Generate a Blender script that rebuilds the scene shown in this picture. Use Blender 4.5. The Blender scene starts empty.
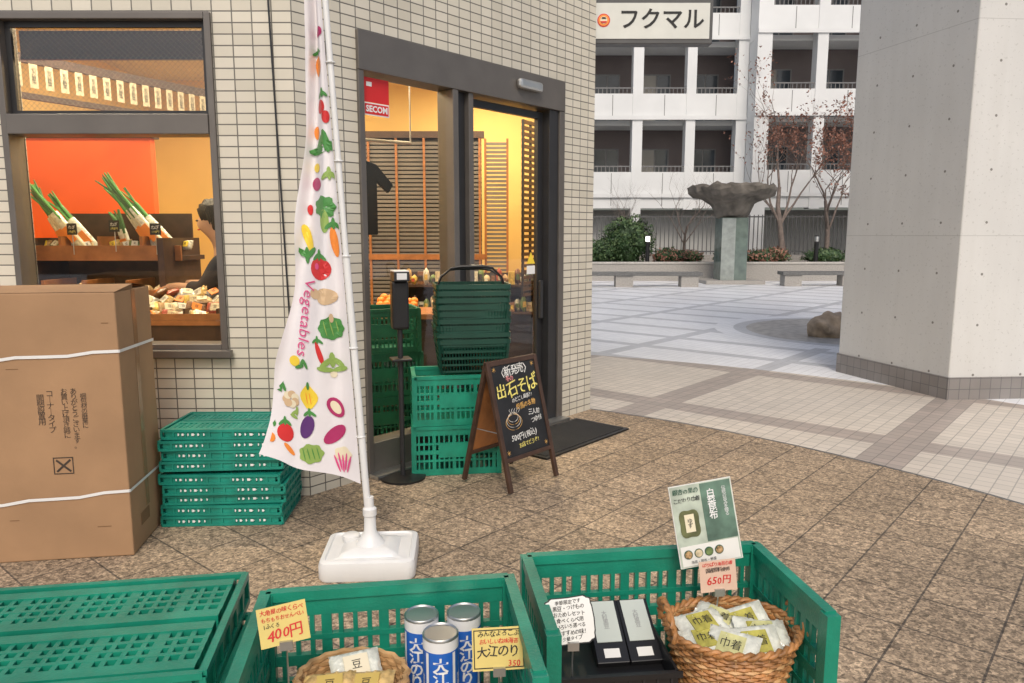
import bpy, bmesh, math, random
from mathutils import Vector, Matrix, noise
random.seed(7)
sc=bpy.context.scene
sc.view_settings.view_transform='Standard'
try: sc.view_settings.look='None'
except: pass
sc.view_settings.exposure=0
R=math.radians
COL=sc.collection
# ------------------------------------------------------------------ materials
def nodes(name):
    m=bpy.data.materials.new(name); m.use_nodes=True
    nt=m.node_tree; b=nt.nodes['Principled BSDF']; return m,nt,b
def N(nt,t,**k):
    n=nt.nodes.new(t)
    for a,v in k.items(): setattr(n,a,v)
    return n
def mth(nt,op,a,b=None,c=None):
    n=nt.nodes.new('ShaderNodeMath'); n.operation=op
    for i,x in enumerate((a,b,c)):
        if x is None: continue
        if isinstance(x,(int,float)): n.inputs[i].default_value=x
        else: nt.links.new(x,n.inputs[i])
    return n.outputs[0]
def mixc(nt,f,a,b,mode='MIX'):
    n=nt.nodes.new('ShaderNodeMix'); n.data_type='RGBA'; n.blend_type=mode
    for i,x in ((0,f),(6,a),(7,b)):
        if isinstance(x,(int,float)): n.inputs[i].default_value=x
        elif isinstance(x,tuple): n.inputs[i].default_value=(x[0],x[1],x[2],1)
        else: nt.links.new(x,n.inputs[i])
    return n.outputs[2]
def M(name,col,rough=.6,metal=0,var=.12,scale=6,bump=0,bscale=80,emit=0,ecol=None,spec=.5,trans=0):
    m,nt,b=nodes(name)
    tc=N(nt,'ShaderNodeTexCoord')
    nz=N(nt,'ShaderNodeTexNoise'); nz.inputs['Scale'].default_value=scale; nz.inputs['Detail'].default_value=5
    nt.links.new(tc.outputs['Object'],nz.inputs['Vector'])
    c1=tuple(max(0,x*(1-var)) for x in col); c2=tuple(min(1,x*(1+var)) for x in col)
    mr=N(nt,'ShaderNodeMapRange'); mr.inputs[1].default_value=.3; mr.inputs[2].default_value=.7
    nt.links.new(nz.outputs[0],mr.inputs[0])
    cc=mixc(nt,mr.outputs[0],c1,c2); nt.links.new(cc,b.inputs['Base Color'])
    b.inputs['Roughness'].default_value=rough; b.inputs['Metallic'].default_value=metal
    b.inputs['Specular IOR Level'].default_value=spec
    if bump:
        n2=N(nt,'ShaderNodeTexNoise'); n2.inputs['Scale'].default_value=bscale; n2.inputs['Detail'].default_value=3
        nt.links.new(tc.outputs['Object'],n2.inputs['Vector'])
        bp=N(nt,'ShaderNodeBump'); bp.inputs['Strength'].default_value=bump; bp.inputs['Distance'].default_value=.01
        nt.links.new(n2.outputs[0],bp.inputs['Height']); nt.links.new(bp.outputs[0],b.inputs['Normal'])
    if emit:
        b.inputs['Emission Color'].default_value=(*(ecol or col),1); b.inputs['Emission Strength'].default_value=emit
    if trans:
        b.inputs['Transmission Weight'].default_value=trans
    return m
def glass(name,tint=(1,1,1),refl=.9,ior=1.6):
    m,nt,b=nodes(name); nt.nodes.remove(b)
    out=[n for n in nt.nodes if n.type=='OUTPUT_MATERIAL'][0]
    t=N(nt,'ShaderNodeBsdfTransparent'); t.inputs[0].default_value=(*tint,1)
    g=N(nt,'ShaderNodeBsdfGlossy'); g.inputs['Roughness'].default_value=.02; g.inputs[0].default_value=(refl,refl,refl,1)
    fr=N(nt,'ShaderNodeFresnel'); fr.inputs[0].default_value=ior
    mx=N(nt,'ShaderNodeMixShader'); nt.links.new(fr.outputs[0],mx.inputs[0])
    nt.links.new(t.outputs[0],mx.inputs[1]); nt.links.new(g.outputs[0],mx.inputs[2]); nt.links.new(mx.outputs[0],out.inputs[0])
    return m
def brickmat(name,c1,c2,mort,bw,bh,ms,rot=0,rough=.4,coords='UV',speck=0,bump=.3,off=0,blot=.15,loc=(0,0)):
    m,nt,b=nodes(name)
    tc=N(nt,'ShaderNodeTexCoord'); mp=N(nt,'ShaderNodeMapping'); mp.inputs['Rotation'].default_value=(0,0,rot)
    mp.inputs['Location'].default_value=(loc[0],loc[1],0)
    nt.links.new(tc.outputs[coords],mp.inputs[0])
    br=N(nt,'ShaderNodeTexBrick'); br.offset=off; br.squash=1
    br.inputs['Scale'].default_value=1; br.inputs['Mortar Size'].default_value=ms; br.inputs['Mortar Smooth'].default_value=.25
    br.inputs['Brick Width'].default_value=bw; br.inputs['Row Height'].default_value=bh
    br.inputs['Color1'].default_value=(*c1,1); br.inputs['Color2'].default_value=(*c2,1); br.inputs['Mortar'].default_value=(*mort,1)
    nt.links.new(mp.outputs[0],br.inputs[0])
    nz=N(nt,'ShaderNodeTexNoise'); nz.inputs['Scale'].default_value=1.3; nz.inputs['Detail'].default_value=3 if speck else 6
    nt.links.new(tc.outputs[coords],nz.inputs[0])
    mr=N(nt,'ShaderNodeMapRange'); mr.inputs[1].default_value=.3; mr.inputs[2].default_value=.7; mr.inputs[3].default_value=1-blot; mr.inputs[4].default_value=1+blot
    nt.links.new(nz.outputs[0],mr.inputs[0])
    hs=N(nt,'ShaderNodeHueSaturation'); nt.links.new(br.outputs[0],hs.inputs['Color']); nt.links.new(mr.outputs[0],hs.inputs['Value'])
    c=hs.outputs[0]; h=mth(nt,'SUBTRACT',1,br.outputs[1])
    if speck:
        n2=N(nt,'ShaderNodeTexVoronoi'); n2.inputs['Scale'].default_value=125
        nt.links.new(tc.outputs[coords],n2.inputs[0])
        n3=N(nt,'ShaderNodeTexVoronoi'); n3.inputs['Scale'].default_value=62
        nt.links.new(tc.outputs[coords],n3.inputs[0])
        sx=N(nt,'ShaderNodeSeparateColor'); nt.links.new(n2.outputs['Color'],sx.inputs[0])
        sy=N(nt,'ShaderNodeSeparateColor'); nt.links.new(n3.outputs['Color'],sy.inputs[0])
        v=mth(nt,'MULTIPLY_ADD',sx.outputs[0],speck,1-speck*.5)
        v=mth(nt,'MULTIPLY',v,mth(nt,'MULTIPLY_ADD',sy.outputs[0],speck*.9,1-speck*.45))
        h2=N(nt,'ShaderNodeHueSaturation'); nt.links.new(c,h2.inputs['Color']); nt.links.new(v,h2.inputs['Value']); c=h2.outputs[0]
        h=mth(nt,'ADD',h,mth(nt,'MULTIPLY',sx.outputs[1],.5))
    nt.links.new(c,b.inputs['Base Color']); b.inputs['Roughness'].default_value=rough
    bp=N(nt,'ShaderNodeBump'); bp.inputs['Strength'].default_value=bump; bp.inputs['Distance'].default_value=.006
    nt.links.new(h,bp.inputs['Height']); nt.links.new(bp.outputs[0],b.inputs['Normal'])
    return m
PHI=math.atan2(.758,.652)
tile=brickmat('wall tile',(.66,.615,.51),(.57,.53,.43),(.15,.14,.12),.105,.058,.0038,rough=.35,bump=.5,blot=.09)
paver=brickmat('aggregate paver',(.37,.278,.185),(.295,.222,.147),(.12,.095,.07),.30,.30,.0045,rot=-PHI,coords='Object',rough=.75,speck=.95,bump=.7,blot=.10)
basetile=brickmat('base tile',(.26,.24,.225),(.22,.20,.185),(.12,.12,.12),.10,.10,.003,rough=.5)
def plazamat():
    m,nt,b=nodes('plaza tile')
    tc=N(nt,'ShaderNodeTexCoord'); mp=N(nt,'ShaderNodeMapping'); mp.inputs['Rotation'].default_value=(0,0,-PHI)
    nt.links.new(tc.outputs['Object'],mp.inputs[0])
    def br(c1,c2,mo):
        q=N(nt,'ShaderNodeTexBrick'); q.offset=0; q.inputs['Scale'].default_value=1
        q.inputs['Mortar Size'].default_value=.0035; q.inputs['Brick Width'].default_value=.10; q.inputs['Row Height'].default_value=.10
        q.inputs['Color1'].default_value=(*c1,1); q.inputs['Color2'].default_value=(*c2,1); q.inputs['Mortar'].default_value=(*mo,1)
        nt.links.new(mp.outputs[0],q.inputs[0]); return q.outputs[0]
    A=br((.66,.59,.50),(.58,.52,.44),(.33,.30,.26)); B=br((.44,.37,.32),(.36,.31,.27),(.2,.18,.16))
    C=br((.84,.85,.86),(.77,.78,.80),(.58,.58,.58)); D=br((.56,.57,.59),(.50,.51,.53),(.38,.38,.38))
    sp=N(nt,'ShaderNodeSeparateXYZ'); nt.links.new(mp.outputs[0],sp.inputs[0])
    so=N(nt,'ShaderNodeSeparateXYZ'); nt.links.new(tc.outputs['Object'],so.inputs[0])
    def band(x,per,w,off=0):
        f=mth(nt,'FRACT',mth(nt,'DIVIDE',mth(nt,'ADD',x,100*per+off),per)); return mth(nt,'LESS_THAN',f,w/per)
    bb=mth(nt,'MAXIMUM',band(sp.outputs[0],2.0,.3,.35),band(sp.outputs[1],2.0,.3,.9))
    b2_=mth(nt,'MAXIMUM',band(sp.outputs[0],1.0,.2,.35),band(sp.outputs[1],2.0,.2,.9))
    near=mixc(nt,bb,A,B); far=mixc(nt,b2_,C,D)
    dd=mth(nt,'SQRT',mth(nt,'ADD',mth(nt,'POWER',mth(nt,'ADD',so.outputs[0],2.6),2),mth(nt,'POWER',mth(nt,'SUBTRACT',so.outputs[1],.95),2)))
    isf=mth(nt,'GREATER_THAN',dd,9.0)
    c=mixc(nt,isf,near,far)  # far tiles are paler and bluer, sky sheen painted into their colour
    dr=mth(nt,'SQRT',mth(nt,'ADD',mth(nt,'POWER',mth(nt,'SUBTRACT',so.outputs[0],5.5),2),mth(nt,'POWER',mth(nt,'SUBTRACT',so.outputs[1],11.5),2)))
    inner=mth(nt,'LESS_THAN',dr,1.75)
    vo=N(nt,'ShaderNodeTexVoronoi'); vo.inputs['Scale'].default_value=9; nt.links.new(tc.outputs['Object'],vo.inputs[0])
    st=mixc(nt,vo.outputs[0],(.52,.50,.46),(.26,.25,.235))
    c=mixc(nt,inner,c,st)
    ring=mth(nt,'MULTIPLY',mth(nt,'GREATER_THAN',dr,1.75),mth(nt,'LESS_THAN',dr,1.95)); c=mixc(nt,ring,c,D)
    ring=mth(nt,'MULTIPLY',mth(nt,'GREATER_THAN',dr,1.95),mth(nt,'LESS_THAN',dr,2.25)); c=mixc(nt,ring,c,C)
    nz=N(nt,'ShaderNodeTexNoise'); nz.inputs['Scale'].default_value=.8; nz.inputs['Detail'].default_value=7; nt.links.new(tc.outputs['Object'],nz.inputs[0])
    hs=N(nt,'ShaderNodeHueSaturation'); nt.links.new(c,hs.inputs['Color']); nt.links.new(mth(nt,'MULTIPLY_ADD',nz.outputs[0],.28,.88),hs.inputs['Value'])
    nt.links.new(hs.outputs[0],b.inputs['Base Color']); nt.links.new(mth(nt,'MULTIPLY_ADD',nz.outputs[0],.4,.18),b.inputs['Roughness'])
    return m
plaza_m=plazamat()
def concretemat():
    m,nt,b=nodes('fair faced concrete')
    tc=N(nt,'ShaderNodeTexCoord'); sp=N(nt,'ShaderNodeSeparateXYZ'); nt.links.new(tc.outputs['UV'],sp.inputs[0])
    fx=mth(nt,'SUBTRACT',mth(nt,'FRACT',mth(nt,'DIVIDE',sp.outputs[0],.46)),.5)
    fy=mth(nt,'SUBTRACT',mth(nt,'FRACT',mth(nt,'DIVIDE',sp.outputs[1],.46)),.5)
    r=mth(nt,'SQRT',mth(nt,'ADD',mth(nt,'POWER',fx,2),mth(nt,'POWER',fy,2)))
    dot=mth(nt,'LESS_THAN',r,.026)
    jy=mth(nt,'LESS_THAN',mth(nt,'FRACT',mth(nt,'DIVIDE',mth(nt,'ADD',sp.outputs[1],.35),1.84)),.003)
    nz=N(nt,'ShaderNodeTexNoise'); nz.inputs['Scale'].default_value=1.2; nz.inputs['Detail'].default_value=8; nt.links.new(tc.outputs['UV'],nz.inputs[0])
    mp=N(nt,'ShaderNodeMapping'); mp.inputs['Scale'].default_value=(9,.6,1); nt.links.new(tc.outputs['UV'],mp.inputs[0])
    n2=N(nt,'ShaderNodeTexNoise'); n2.inputs['Scale'].default_value=1; n2.inputs['Detail'].default_value=5; nt.links.new(mp.outputs[0],n2.inputs[0])
    n4=N(nt,'ShaderNodeTexNoise'); n4.inputs['Scale'].default_value=35; n4.inputs['Detail'].default_value=4; nt.links.new(tc.outputs['UV'],n4.inputs[0])
    c=mixc(nt,nz.outputs[0],(.54,.54,.52),(.72,.71,.675)); c=mixc(nt,mth(nt,'MULTIPLY',n2.outputs[0],.4),c,(.46,.44,.40))
    c=mixc(nt,mth(nt,'MULTIPLY',mth(nt,'GREATER_THAN',n4.outputs[0],.64),.35),c,(.34,.33,.30))
    c=mixc(nt,mth(nt,'MAXIMUM',dot,mth(nt,'MULTIPLY',jy,.4)),c,(.2,.19,.17))
    nt.links.new(c,b.inputs['Base Color']); b.inputs['Roughness'].default_value=.75
    return m
conc=concretemat()
asphalt=M('asphalt',(.06,.06,.06),.9,var=.3,scale=20)
frame_m=M('bronze grey aluminium',(.155,.14,.125),.4,.4,var=.08)
framed=M('dark frame',(.035,.035,.037),.4,.3,var=.1)
silver=M('brushed metal',(.55,.55,.53),.35,.9)
glass_m=glass('window glass',(.96,.97,.96))
green=M('green crate plastic',(.010,.235,.148),.38,var=.25,scale=9,bump=.12,bscale=160)
green2=M('teal crate plastic',(.010,.235,.17),.4,var=.22,scale=9)
green3=M('dull green crate plastic',(.010,.13,.08),.5,var=.2,scale=9)
dgreen=M('dark green basket plastic',(.008,.055,.036),.4,var=.15)
black=M('black plastic',(.012,.012,.013),.4,var=.2)
white=M('white plastic',(.76,.76,.74),.4,var=.04,bump=.05)
wpaint=M('white print',(.8,.8,.78),.6,var=.03)
cardb=M('cardboard',(.37,.22,.115),.8,var=.14,scale=2.5,bump=.12,bscale=25)
cardd=M('cardboard inner edge',(.20,.11,.05),.85,var=.12,scale=4)
tapem=M('parcel tape',(.31,.175,.085),.2,var=.05)
ink=M('black ink',(.02,.02,.02),.7,var=.1)
inkf=M('faded ink',(.055,.038,.028),.8,var=.3,scale=20)
wood=M('varnished wood',(.33,.13,.04),.45,var=.25,scale=12)
wood2=M('light wood',(.42,.22,.09),.5,var=.2,scale=10)
dwood=M('dark wood',(.06,.03,.018),.5,var=.25,scale=14)
yellowwall=M('warm plaster',(.80,.57,.22),.8,var=.08,scale=1)
orangew=M('orange painted wall',(.78,.11,.012),.7,var=.10,scale=1.5)
ceilm=M('ceiling board',(.75,.66,.42),.8,var=.03)
floorm=M('shop floor',(.30,.26,.2),.4,var=.1)
paper=M('white paper',(.76,.75,.70),.7,var=.06)
dpaper=M('dim tan paper',(.52,.46,.34),.7,var=.15)  # slip paper, a dimmer tan than the white paper
yellowc=M('yellow card',(.70,.55,.17),.6,var=.08)
pinkc=M('pale pink card',(.68,.48,.36),.6,var=.08)
redm=M('red print',(.62,.02,.02),.5,var=.08)
whitebld=M('white facade panel',(.71,.72,.71),.6,var=.08,scale=.5)
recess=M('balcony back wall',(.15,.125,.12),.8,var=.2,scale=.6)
winm=M('apartment window glass',(.04,.05,.06),.1,var=.5,scale=.9)
railg=M('grey railing',(.17,.17,.17),.5)
fenceg=M('grey fence',(.10,.10,.10),.5)
granite=M('granite',(.34,.32,.29),.7,var=.2,scale=30,bump=.2)
granited=M('dark granite',(.13,.13,.125),.5,var=.25,scale=30)
soil=M('soil',(.09,.065,.045),.95,var=.3,scale=12,bump=.6,bscale=20)
bark=M('bark',(.17,.135,.115),.9,var=.3,scale=10,bump=.4,bscale=30)
leafr=M('dry pinkish leaf',(.31,.155,.11),.8,var=.45,scale=3)
leafg=M('shrub leaf',(.035,.075,.025),.6,var=.5,scale=5)
leafg2=M('shrub leaf light',(.08,.13,.045),.6,var=.4,scale=5)
rockm=M('rock',(.13,.115,.095),.95,var=.5,scale=3,bump=.9,bscale=8)
rockb=M('brown rock',(.40,.31,.22),.9,var=.3,scale=8,bump=.8,bscale=18)
lampw=M('lamp emitter',(1,.93,.75),.5,emit=9,var=0,ecol=(1,.85,.6))
lampb=M('garden lamp emitter',(1,.95,.85),.5,emit=4,var=0)
cloth=M('flag cloth',(.78,.75,.76),.85,var=.04,bump=.1,bscale=30)
skin=M('skin',(.55,.32,.2),.55,var=.05)
blackc=M('black cloth',(.02,.02,.025),.9,var=.2)
hairm=M('black hair',(.012,.010,.009),.55,var=.2,bump=.4,bscale=100)
wick=M('wicker',(.40,.185,.062),.5,var=.4,scale=30,bump=.3)
wick2=M('pale wicker',(.54,.32,.14),.55,var=.25,scale=30)
def C(name,c,r=.5,var=.08,**k): return M(name,c,r,var=var,**k)
cR=C('tomato red',(.62,.03,.03)); cG=C('leaf green',(.07,.26,.06)); cLG=C('light green',(.28,.42,.10)); cY=C('pepper yellow',(.85,.62,.05))
cP=C('aubergine purple',(.10,.03,.16)); cM=C('sweet potato magenta',(.42,.03,.13)); cT=C('potato tan',(.62,.44,.26)); cO=C('carrot orange',(.85,.27,.04)); cPk=C('pink print',(.72,.08,.25)); cCr=C('cream',(.78,.70,.50))
cB=C('can blue',(.02,.13,.52),.3); cW=C('label white',(.8,.8,.78)); olive=C('olive gold label',(.42,.38,.08),.25,var=.3,scale=60); packw=C('clear plastic bag',(.66,.67,.58),.08,var=.25,scale=45,spec=.9,bump=.5,bscale=60); dkgreen=C('poster green',(.03,.10,.06)); greyblob=C('grey',(.3,.3,.3)); lidm=C('pale grey green lid',(.52,.56,.50),.4)
dleek=C('leek green',(.05,.15,.04),.5,var=.3,scale=20); wleek=C('leek white',(.58,.55,.40),.4,var=.2,scale=20)
def mute(n,c): return C('package '+n,c,.3,var=.45,scale=45)
pm=[mute('tan',(.45,.30,.15)),mute('cream',(.60,.50,.32)),mute('brown',(.22,.11,.06)),mute('red',(.38,.08,.05)),mute('green',(.14,.2,.07)),mute('yellow',(.6,.42,.1)),mute('dark',(.07,.06,.06)),mute('white',(.6,.58,.5))]
# ------------------------------------------------------------------ mesh builder
_tc={}
hr=random.Random(99)
def textgeo(s,size,align,spacing=1.0,bold=0):
    k=(s,size,align,spacing,bold)
    if k in _tc: return _tc[k]
    cu=bpy.data.curves.new('t','FONT'); cu.body=s; cu.size=size; cu.align_x=align; cu.align_y='CENTER'; cu.space_line=spacing; cu.resolution_u=2
    cu.offset=bold
    o=bpy.data.objects.new('t',cu); COL.objects.link(o)
    dg=bpy.context.evaluated_depsgraph_get(); me=bpy.data.meshes.new_from_object(o.evaluated_get(dg))
    v=[x.co.copy() for x in me.vertices]; f=[tuple(p.vertices) for p in me.polygons]
    bpy.data.objects.remove(o); bpy.data.curves.remove(cu); bpy.data.meshes.remove(me)
    _tc[k]=(v,f); return v,f
class MB:
    def __init__(s): s.v=[];s.f=[];s.m=[];s.mats=[]
    def mi(s,m):
        if m not in s.mats: s.mats.append(m)
        return s.mats.index(m)
    def add(s,vs,fs,mat,X=None):
        o=len(s.v); i=s.mi(mat)
        for p in vs:
            p=Vector(p); s.v.append(X@p if X is not None else p)
        for f in fs: s.f.append(tuple(a+o for a in f)); s.m.append(i)
        return s
    def box(s,c,d,mat,X=None):
        x,y,z=d[0]/2,d[1]/2,d[2]/2
        vs=[(c[0]+a*x,c[1]+b*y,c[2]+e*z) for e in(-1,1) for b in(-1,1) for a in(-1,1)]
        return s.add(vs,[(0,2,3,1),(4,5,7,6),(0,1,5,4),(2,6,7,3),(0,4,6,2),(1,3,7,5)],mat,X)
    def b2(s,x0,x1,y0,y1,z0,z1,mat,X=None): return s.box(((x0+x1)/2,(y0+y1)/2,(z0+z1)/2),(x1-x0,y1-y0,z1-z0),mat,X)
    def prism(s,pts,z0,z1,mat,X=None):
        n=len(pts); vs=[(p[0],p[1],z0) for p in pts]+[(p[0],p[1],z1) for p in pts]
        fs=[tuple(range(n))[::-1],tuple(range(n,2*n))]+[(i,(i+1)%n,n+(i+1)%n,n+i) for i in range(n)]
        return s.add(vs,fs,mat,X)
    def tube(s,pts,rs,mat,n=8,X=None,caps=True):
        pts=[Vector(p) for p in pts]
        if isinstance(rs,(int,float)): rs=[rs]*len(pts)
        vs=[];fs=[]; ref=None
        for i,p in enumerate(pts):
            t=(pts[min(i+1,len(pts)-1)]-pts[max(i-1,0)]).normalized()
            if ref is None: ref=Vector((0,0,1)) if abs(t.z)<.9 else Vector((1,0,0))
            a=t.cross(ref).normalized(); b=a.cross(t).normalized()
            for k in range(n):
                g=2*math.pi*k/n; vs.append(p+(a*math.cos(g)+b*math.sin(g))*rs[i])
        for i in range(len(pts)-1):
            for k in range(n):
                fs.append((i*n+k,i*n+(k+1)%n,(i+1)*n+(k+1)%n,(i+1)*n+k))
        if caps: fs.append(tuple(range(n))); fs.append(tuple((len(pts)-1)*n+k for k in range(n))[::-1])
        return s.add(vs,fs,mat,X)
    def lathe(s,prof,mat,n=32,c=(0,0,0),X=None,sx=1,sy=1):
        vs=[];fs=[]
        for r,z in prof:
            for k in range(n):
                g=2*math.pi*k/n; vs.append((c[0]+r*sx*math.cos(g),c[1]+r*sy*math.sin(g),c[2]+z))
        for i in range(len(prof)-1):
            for k in range(n): fs.append((i*n+k,i*n+(k+1)%n,(i+1)*n+(k+1)%n,(i+1)*n+k))
        fs.append(tuple(range(n))[::-1]); fs.append(tuple((len(prof)-1)*n+k for k in range(n)))
        return s.add(vs,fs,mat,X)
    def ell(s,c,r,mat,nu=16,nv=10,jit=0,X=None,fr=2.0,seed=0):
        vs=[];fs=[]
        for j in range(nv+1):
            t=math.pi*j/nv
            for k in range(nu):
                g=2*math.pi*k/nu
                d=Vector((math.sin(t)*math.cos(g),math.sin(t)*math.sin(g),-math.cos(t)))
                q=1+(jit*noise.noise(d*fr+Vector((seed*3.1,seed,0))) if jit else 0)
                vs.append((c[0]+d.x*r[0]*q,c[1]+d.y*r[1]*q,c[2]+d.z*r[2]*q))
        for j in range(nv):
            for k in range(nu):
                f=(j*nu+k,j*nu+(k+1)%nu,(j+1)*nu+(k+1)%nu,(j+1)*nu+k); fs.append(f)
        return s.add(vs,fs,mat,X)
    def text(s,t,size,mat,X=None,fn=None,align='CENTER',sp=1.0,bold=0):
        v,f=textgeo(t,size,align,sp,bold)
        if fn: v=[fn(p.x,p.y) for p in v]
        return s.add(v,f,mat,X)
    def vtext(s,t,size,mat,X=None,fn=None,bold=0): return s.text("\n".join(t.replace('ー','｜')),size,mat,X,fn,'CENTER',.82,bold)
    def hand(s,t,size,mat,X,bold=0):
        # loose handwritten line: every character placed with its own tilt and size
        ws=[(.56 if ord(c)<256 else .93)*size for c in t]; x=-sum(ws)/2
        for c,w in zip(t,ws):
            k=size*hr.uniform(.88,1.12)
            L=Matrix.Translation((x+w/2+hr.uniform(-.03,.03)*size,hr.uniform(-.07,.07)*size,0))@Matrix.Rotation(R(hr.uniform(-9,9)),4,'Z')
            v,f=textgeo(c,1.0,'CENTER',1.0,0)
            v=[Vector((p.x*k+p.y*k*.10,p.y*k*1.05,0)) for p in v]
            s.add(v,f,mat,X@L)
            if bold:
                s.add([p+Vector((bold*1.6,bold*.6,0.00012)) for p in v],f,mat,X@L)
            x+=w
    def obj(s,name,parent=None,loc=(0,0,0),rz=0,rot=None,smooth=None,bevel=0,**pr):
        me=bpy.data.meshes.new(name); me.from_pydata([tuple(p) for p in s.v],[],s.f)
        for m in s.mats: me.materials.append(m)
        me.polygons.foreach_set('material_index',s.m)
        bm=bmesh.new(); bm.from_mesh(me)
        bmesh.ops.remove_doubles(bm,verts=bm.verts,dist=1e-6) if len(bm.verts)<200 else None
        if not pr.pop('keepn',False): bmesh.ops.recalc_face_normals(bm,faces=bm.faces)
        bm.to_mesh(me); bm.free()
        uv=me.uv_layers.new(name='UVMap')
        for p in me.polygons:
            n=p.normal
            if abs(n.z)>.8: t=None
            else:
                t=Vector((-n.y,n.x,0)).normalized()
            for li in p.loop_indices:
                co=me.vertices[me.loops[li].vertex_index].co
                uv.data[li].uv=(co.x,co.y) if t is None else (t.dot(co),co.z)
        if smooth: me.shade_smooth(); me.set_sharp_from_angle(angle=R(smooth))
        o=bpy.data.objects.new(name,me); COL.objects.link(o)
        o.location=loc; o.rotation_euler=rot or (0,0,rz)
        if parent: o.parent=parent
        if bevel:
            b=o.modifiers.new('b','BEVEL'); b.width=bevel; b.segments=2; b.limit_method='ANGLE'
        for k,v in pr.items(): o[k]=v
        return o
def root(name,loc,label,cat,rz=0,rot=None,group=None):
    o=bpy.data.objects.new(name,None); COL.objects.link(o); o.location=loc; o.rotation_euler=rot or (0,0,rz)
    o.empty_display_size=.1
    o['label']=label; o['category']=cat
    if group: o['group']=group
    return o
def clone(o,loc,rz=None,label=None,rot=None,scale=None):
    kids=[c for c in bpy.data.objects if c.parent==o]
    n=o.copy(); COL.objects.link(n); n.location=loc
    if rot: n.rotation_euler=rot
    elif rz is not None: n.rotation_euler=(0,0,rz)
    if scale: n.scale=scale
    if label: n['label']=label
    for k in kids:
        c=k.copy(); COL.objects.link(c); c.parent=n
        for g in [q for q in bpy.data.objects if q.parent==k]:
            h=g.copy(); COL.objects.link(h); h.parent=c
    return n
RX90=Matrix.Rotation(R(90),4,'X')
def up(x,y,z,rz=0): return Matrix.Translation((x,y,z))@Matrix.Rotation(rz,4,'Z')@RX90
# ------------------------------------------------------------------ ground
mb=MB(); mb.add([(-150,-150,0),(150,-150,0),(150,150,0),(-150,150,0)],[(0,1,2,3)],asphalt); mb.obj('ground',kind='structure')
mb=MB(); mb.add([(-40,-20,.004),(40,-20,.004),(40,24.5,.004),(-40,24.5,.004)],[(0,1,2,3)],plaza_m); mb.obj('plaza_pavement',kind='structure')
mb=MB(); mb.add([(-2.6+6.23*math.cos(2*math.pi*k/128),.95+6.23*math.sin(2*math.pi*k/128),.008) for k in range(128)],[tuple(range(128))],paver); mb.obj('brown_paving',kind='structure')
mb=MB(); vs=[];fs=[]
for k in range(129):
    a=2*math.pi*k/128
    for r in (6.23,6.25): vs.append((-2.6+r*math.cos(a),.95+r*math.sin(a),.010))
for k in range(128): fs.append((2*k,2*k+1,2*k+3,2*k+2))
mb.add(vs,fs,granited); mb.obj('paving_edge_strip',kind='structure')
# ------------------------------------------------------------------ shop building
C0=(-1.165,4.11,0)
shop=root('shop_building',C0,'corner shop with cream tiled walls, a display window and glass entrance','shop building')
H=4.4; T=.18; CH=3.4
mb=MB(); x0,x1,z0,z1=-1.575,-.425,.86,2.66
mb.b2(-3.4,x0,0,T,0,H,tile); mb.b2(x1,0,0,T,0,H,tile); mb.b2(x0,x1,0,T,0,z0,tile); mb.b2(x0,x1,0,T,z1,H,tile)
mb.obj('window_wall',shop)
s0,s1,s2,s3,s4,sE=.415,1.176,1.379,2.19,2.39,2.82; ZT=2.66
mb=MB(); mb.b2(0,s0,0,T,0,H,tile); mb.b2(s4,sE,0,T,0,H,tile); mb.b2(s0,s4,0,T,ZT,H,tile)
mb.obj('entrance_wall',shop,rz=PHI)
rx=.675-C0[0]; ry=6.255-C0[1]; by=9.6-C0[1]
mb=MB(); mb.b2(rx-T,rx,ry,by,0,H,tile); mb.b2(-3.4,rx,by,by+T,0,H,tile); mb.b2(-3.4-T,-3.4,0,by+T,0,H,tile); mb.obj('outer_wall',shop)
mb=MB(); mb.b2(rx-T-.02,rx-T-.004,ry+.1,by-.004,0,CH+.05,yellowwall); mb.b2(-3.395,rx-T-.02,by-.02,by-.004,0,CH+.05,yellowwall); mb.b2(-3.396,-3.38,T+.01,by-.02,0,CH+.05,yellowwall); mb.obj('inner_wall',shop)
fp=[(-3.38,T),(-.06,T),(rx-T-.02,ry+.03),(rx-T-.02,by-.02),(-3.38,by-.02)]
mb=MB(); mb.prism(fp,.012,.03,floorm); mb.obj('shop_floor',shop)
mb=MB(); mb.prism(fp,CH,CH+.06,ceilm); mb.obj('ceiling',shop)
mb=MB(); mb.prism([(-3.6,-.02),(.01,-.02),(rx+.02,ry-.01),(rx+.02,by+.2),(-3.6,by+.2)],H,H+.25,conc); mb.obj('roof',shop)
win=MB(); f=.035
win.b2(x0,x0+f,-.02,.12,z0,z1,frame_m); win.b2(x1-f,x1,-.02,.12,z0,z1,frame_m)
win.b2(x0+f,x1-f,-.02,.12,z1-f,z1,frame_m); win.b2(x0+f,x1-f,-.02,.12,z0,z0+f,frame_m); win.b2(x0+f,x1-f,-.03,.12,2.035,2.14,frame_m)
w=win.obj('display_window',shop,bevel=.004)
mb=MB(); mb.b2(x0-.02,x1+.03,-.07,-.021,z0-.035,z0+.005,frame_m); mb.obj('sill',w,bevel=.003)
mb=MB(); mb.add([(x0+f,.05,z0+f),(x1-f,.05,z0+f),(x1-f,.05,2.03),(x0+f,.05,2.03)],[(0,1,2,3)],glass_m); mb.obj('window_pane',w)
mb=MB(); mb.add([(x0+f,.05,2.13),(x1-f,.05,2.13),(x1-f,.05,z1-f),(x0+f,.05,z1-f)],[(0,1,2,3)],glass('wired glass',(.80,.80,.78),.95,1.8))
wire=C('glass wire',(.30,.27,.2),.5)
k=x0+f-.5
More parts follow.
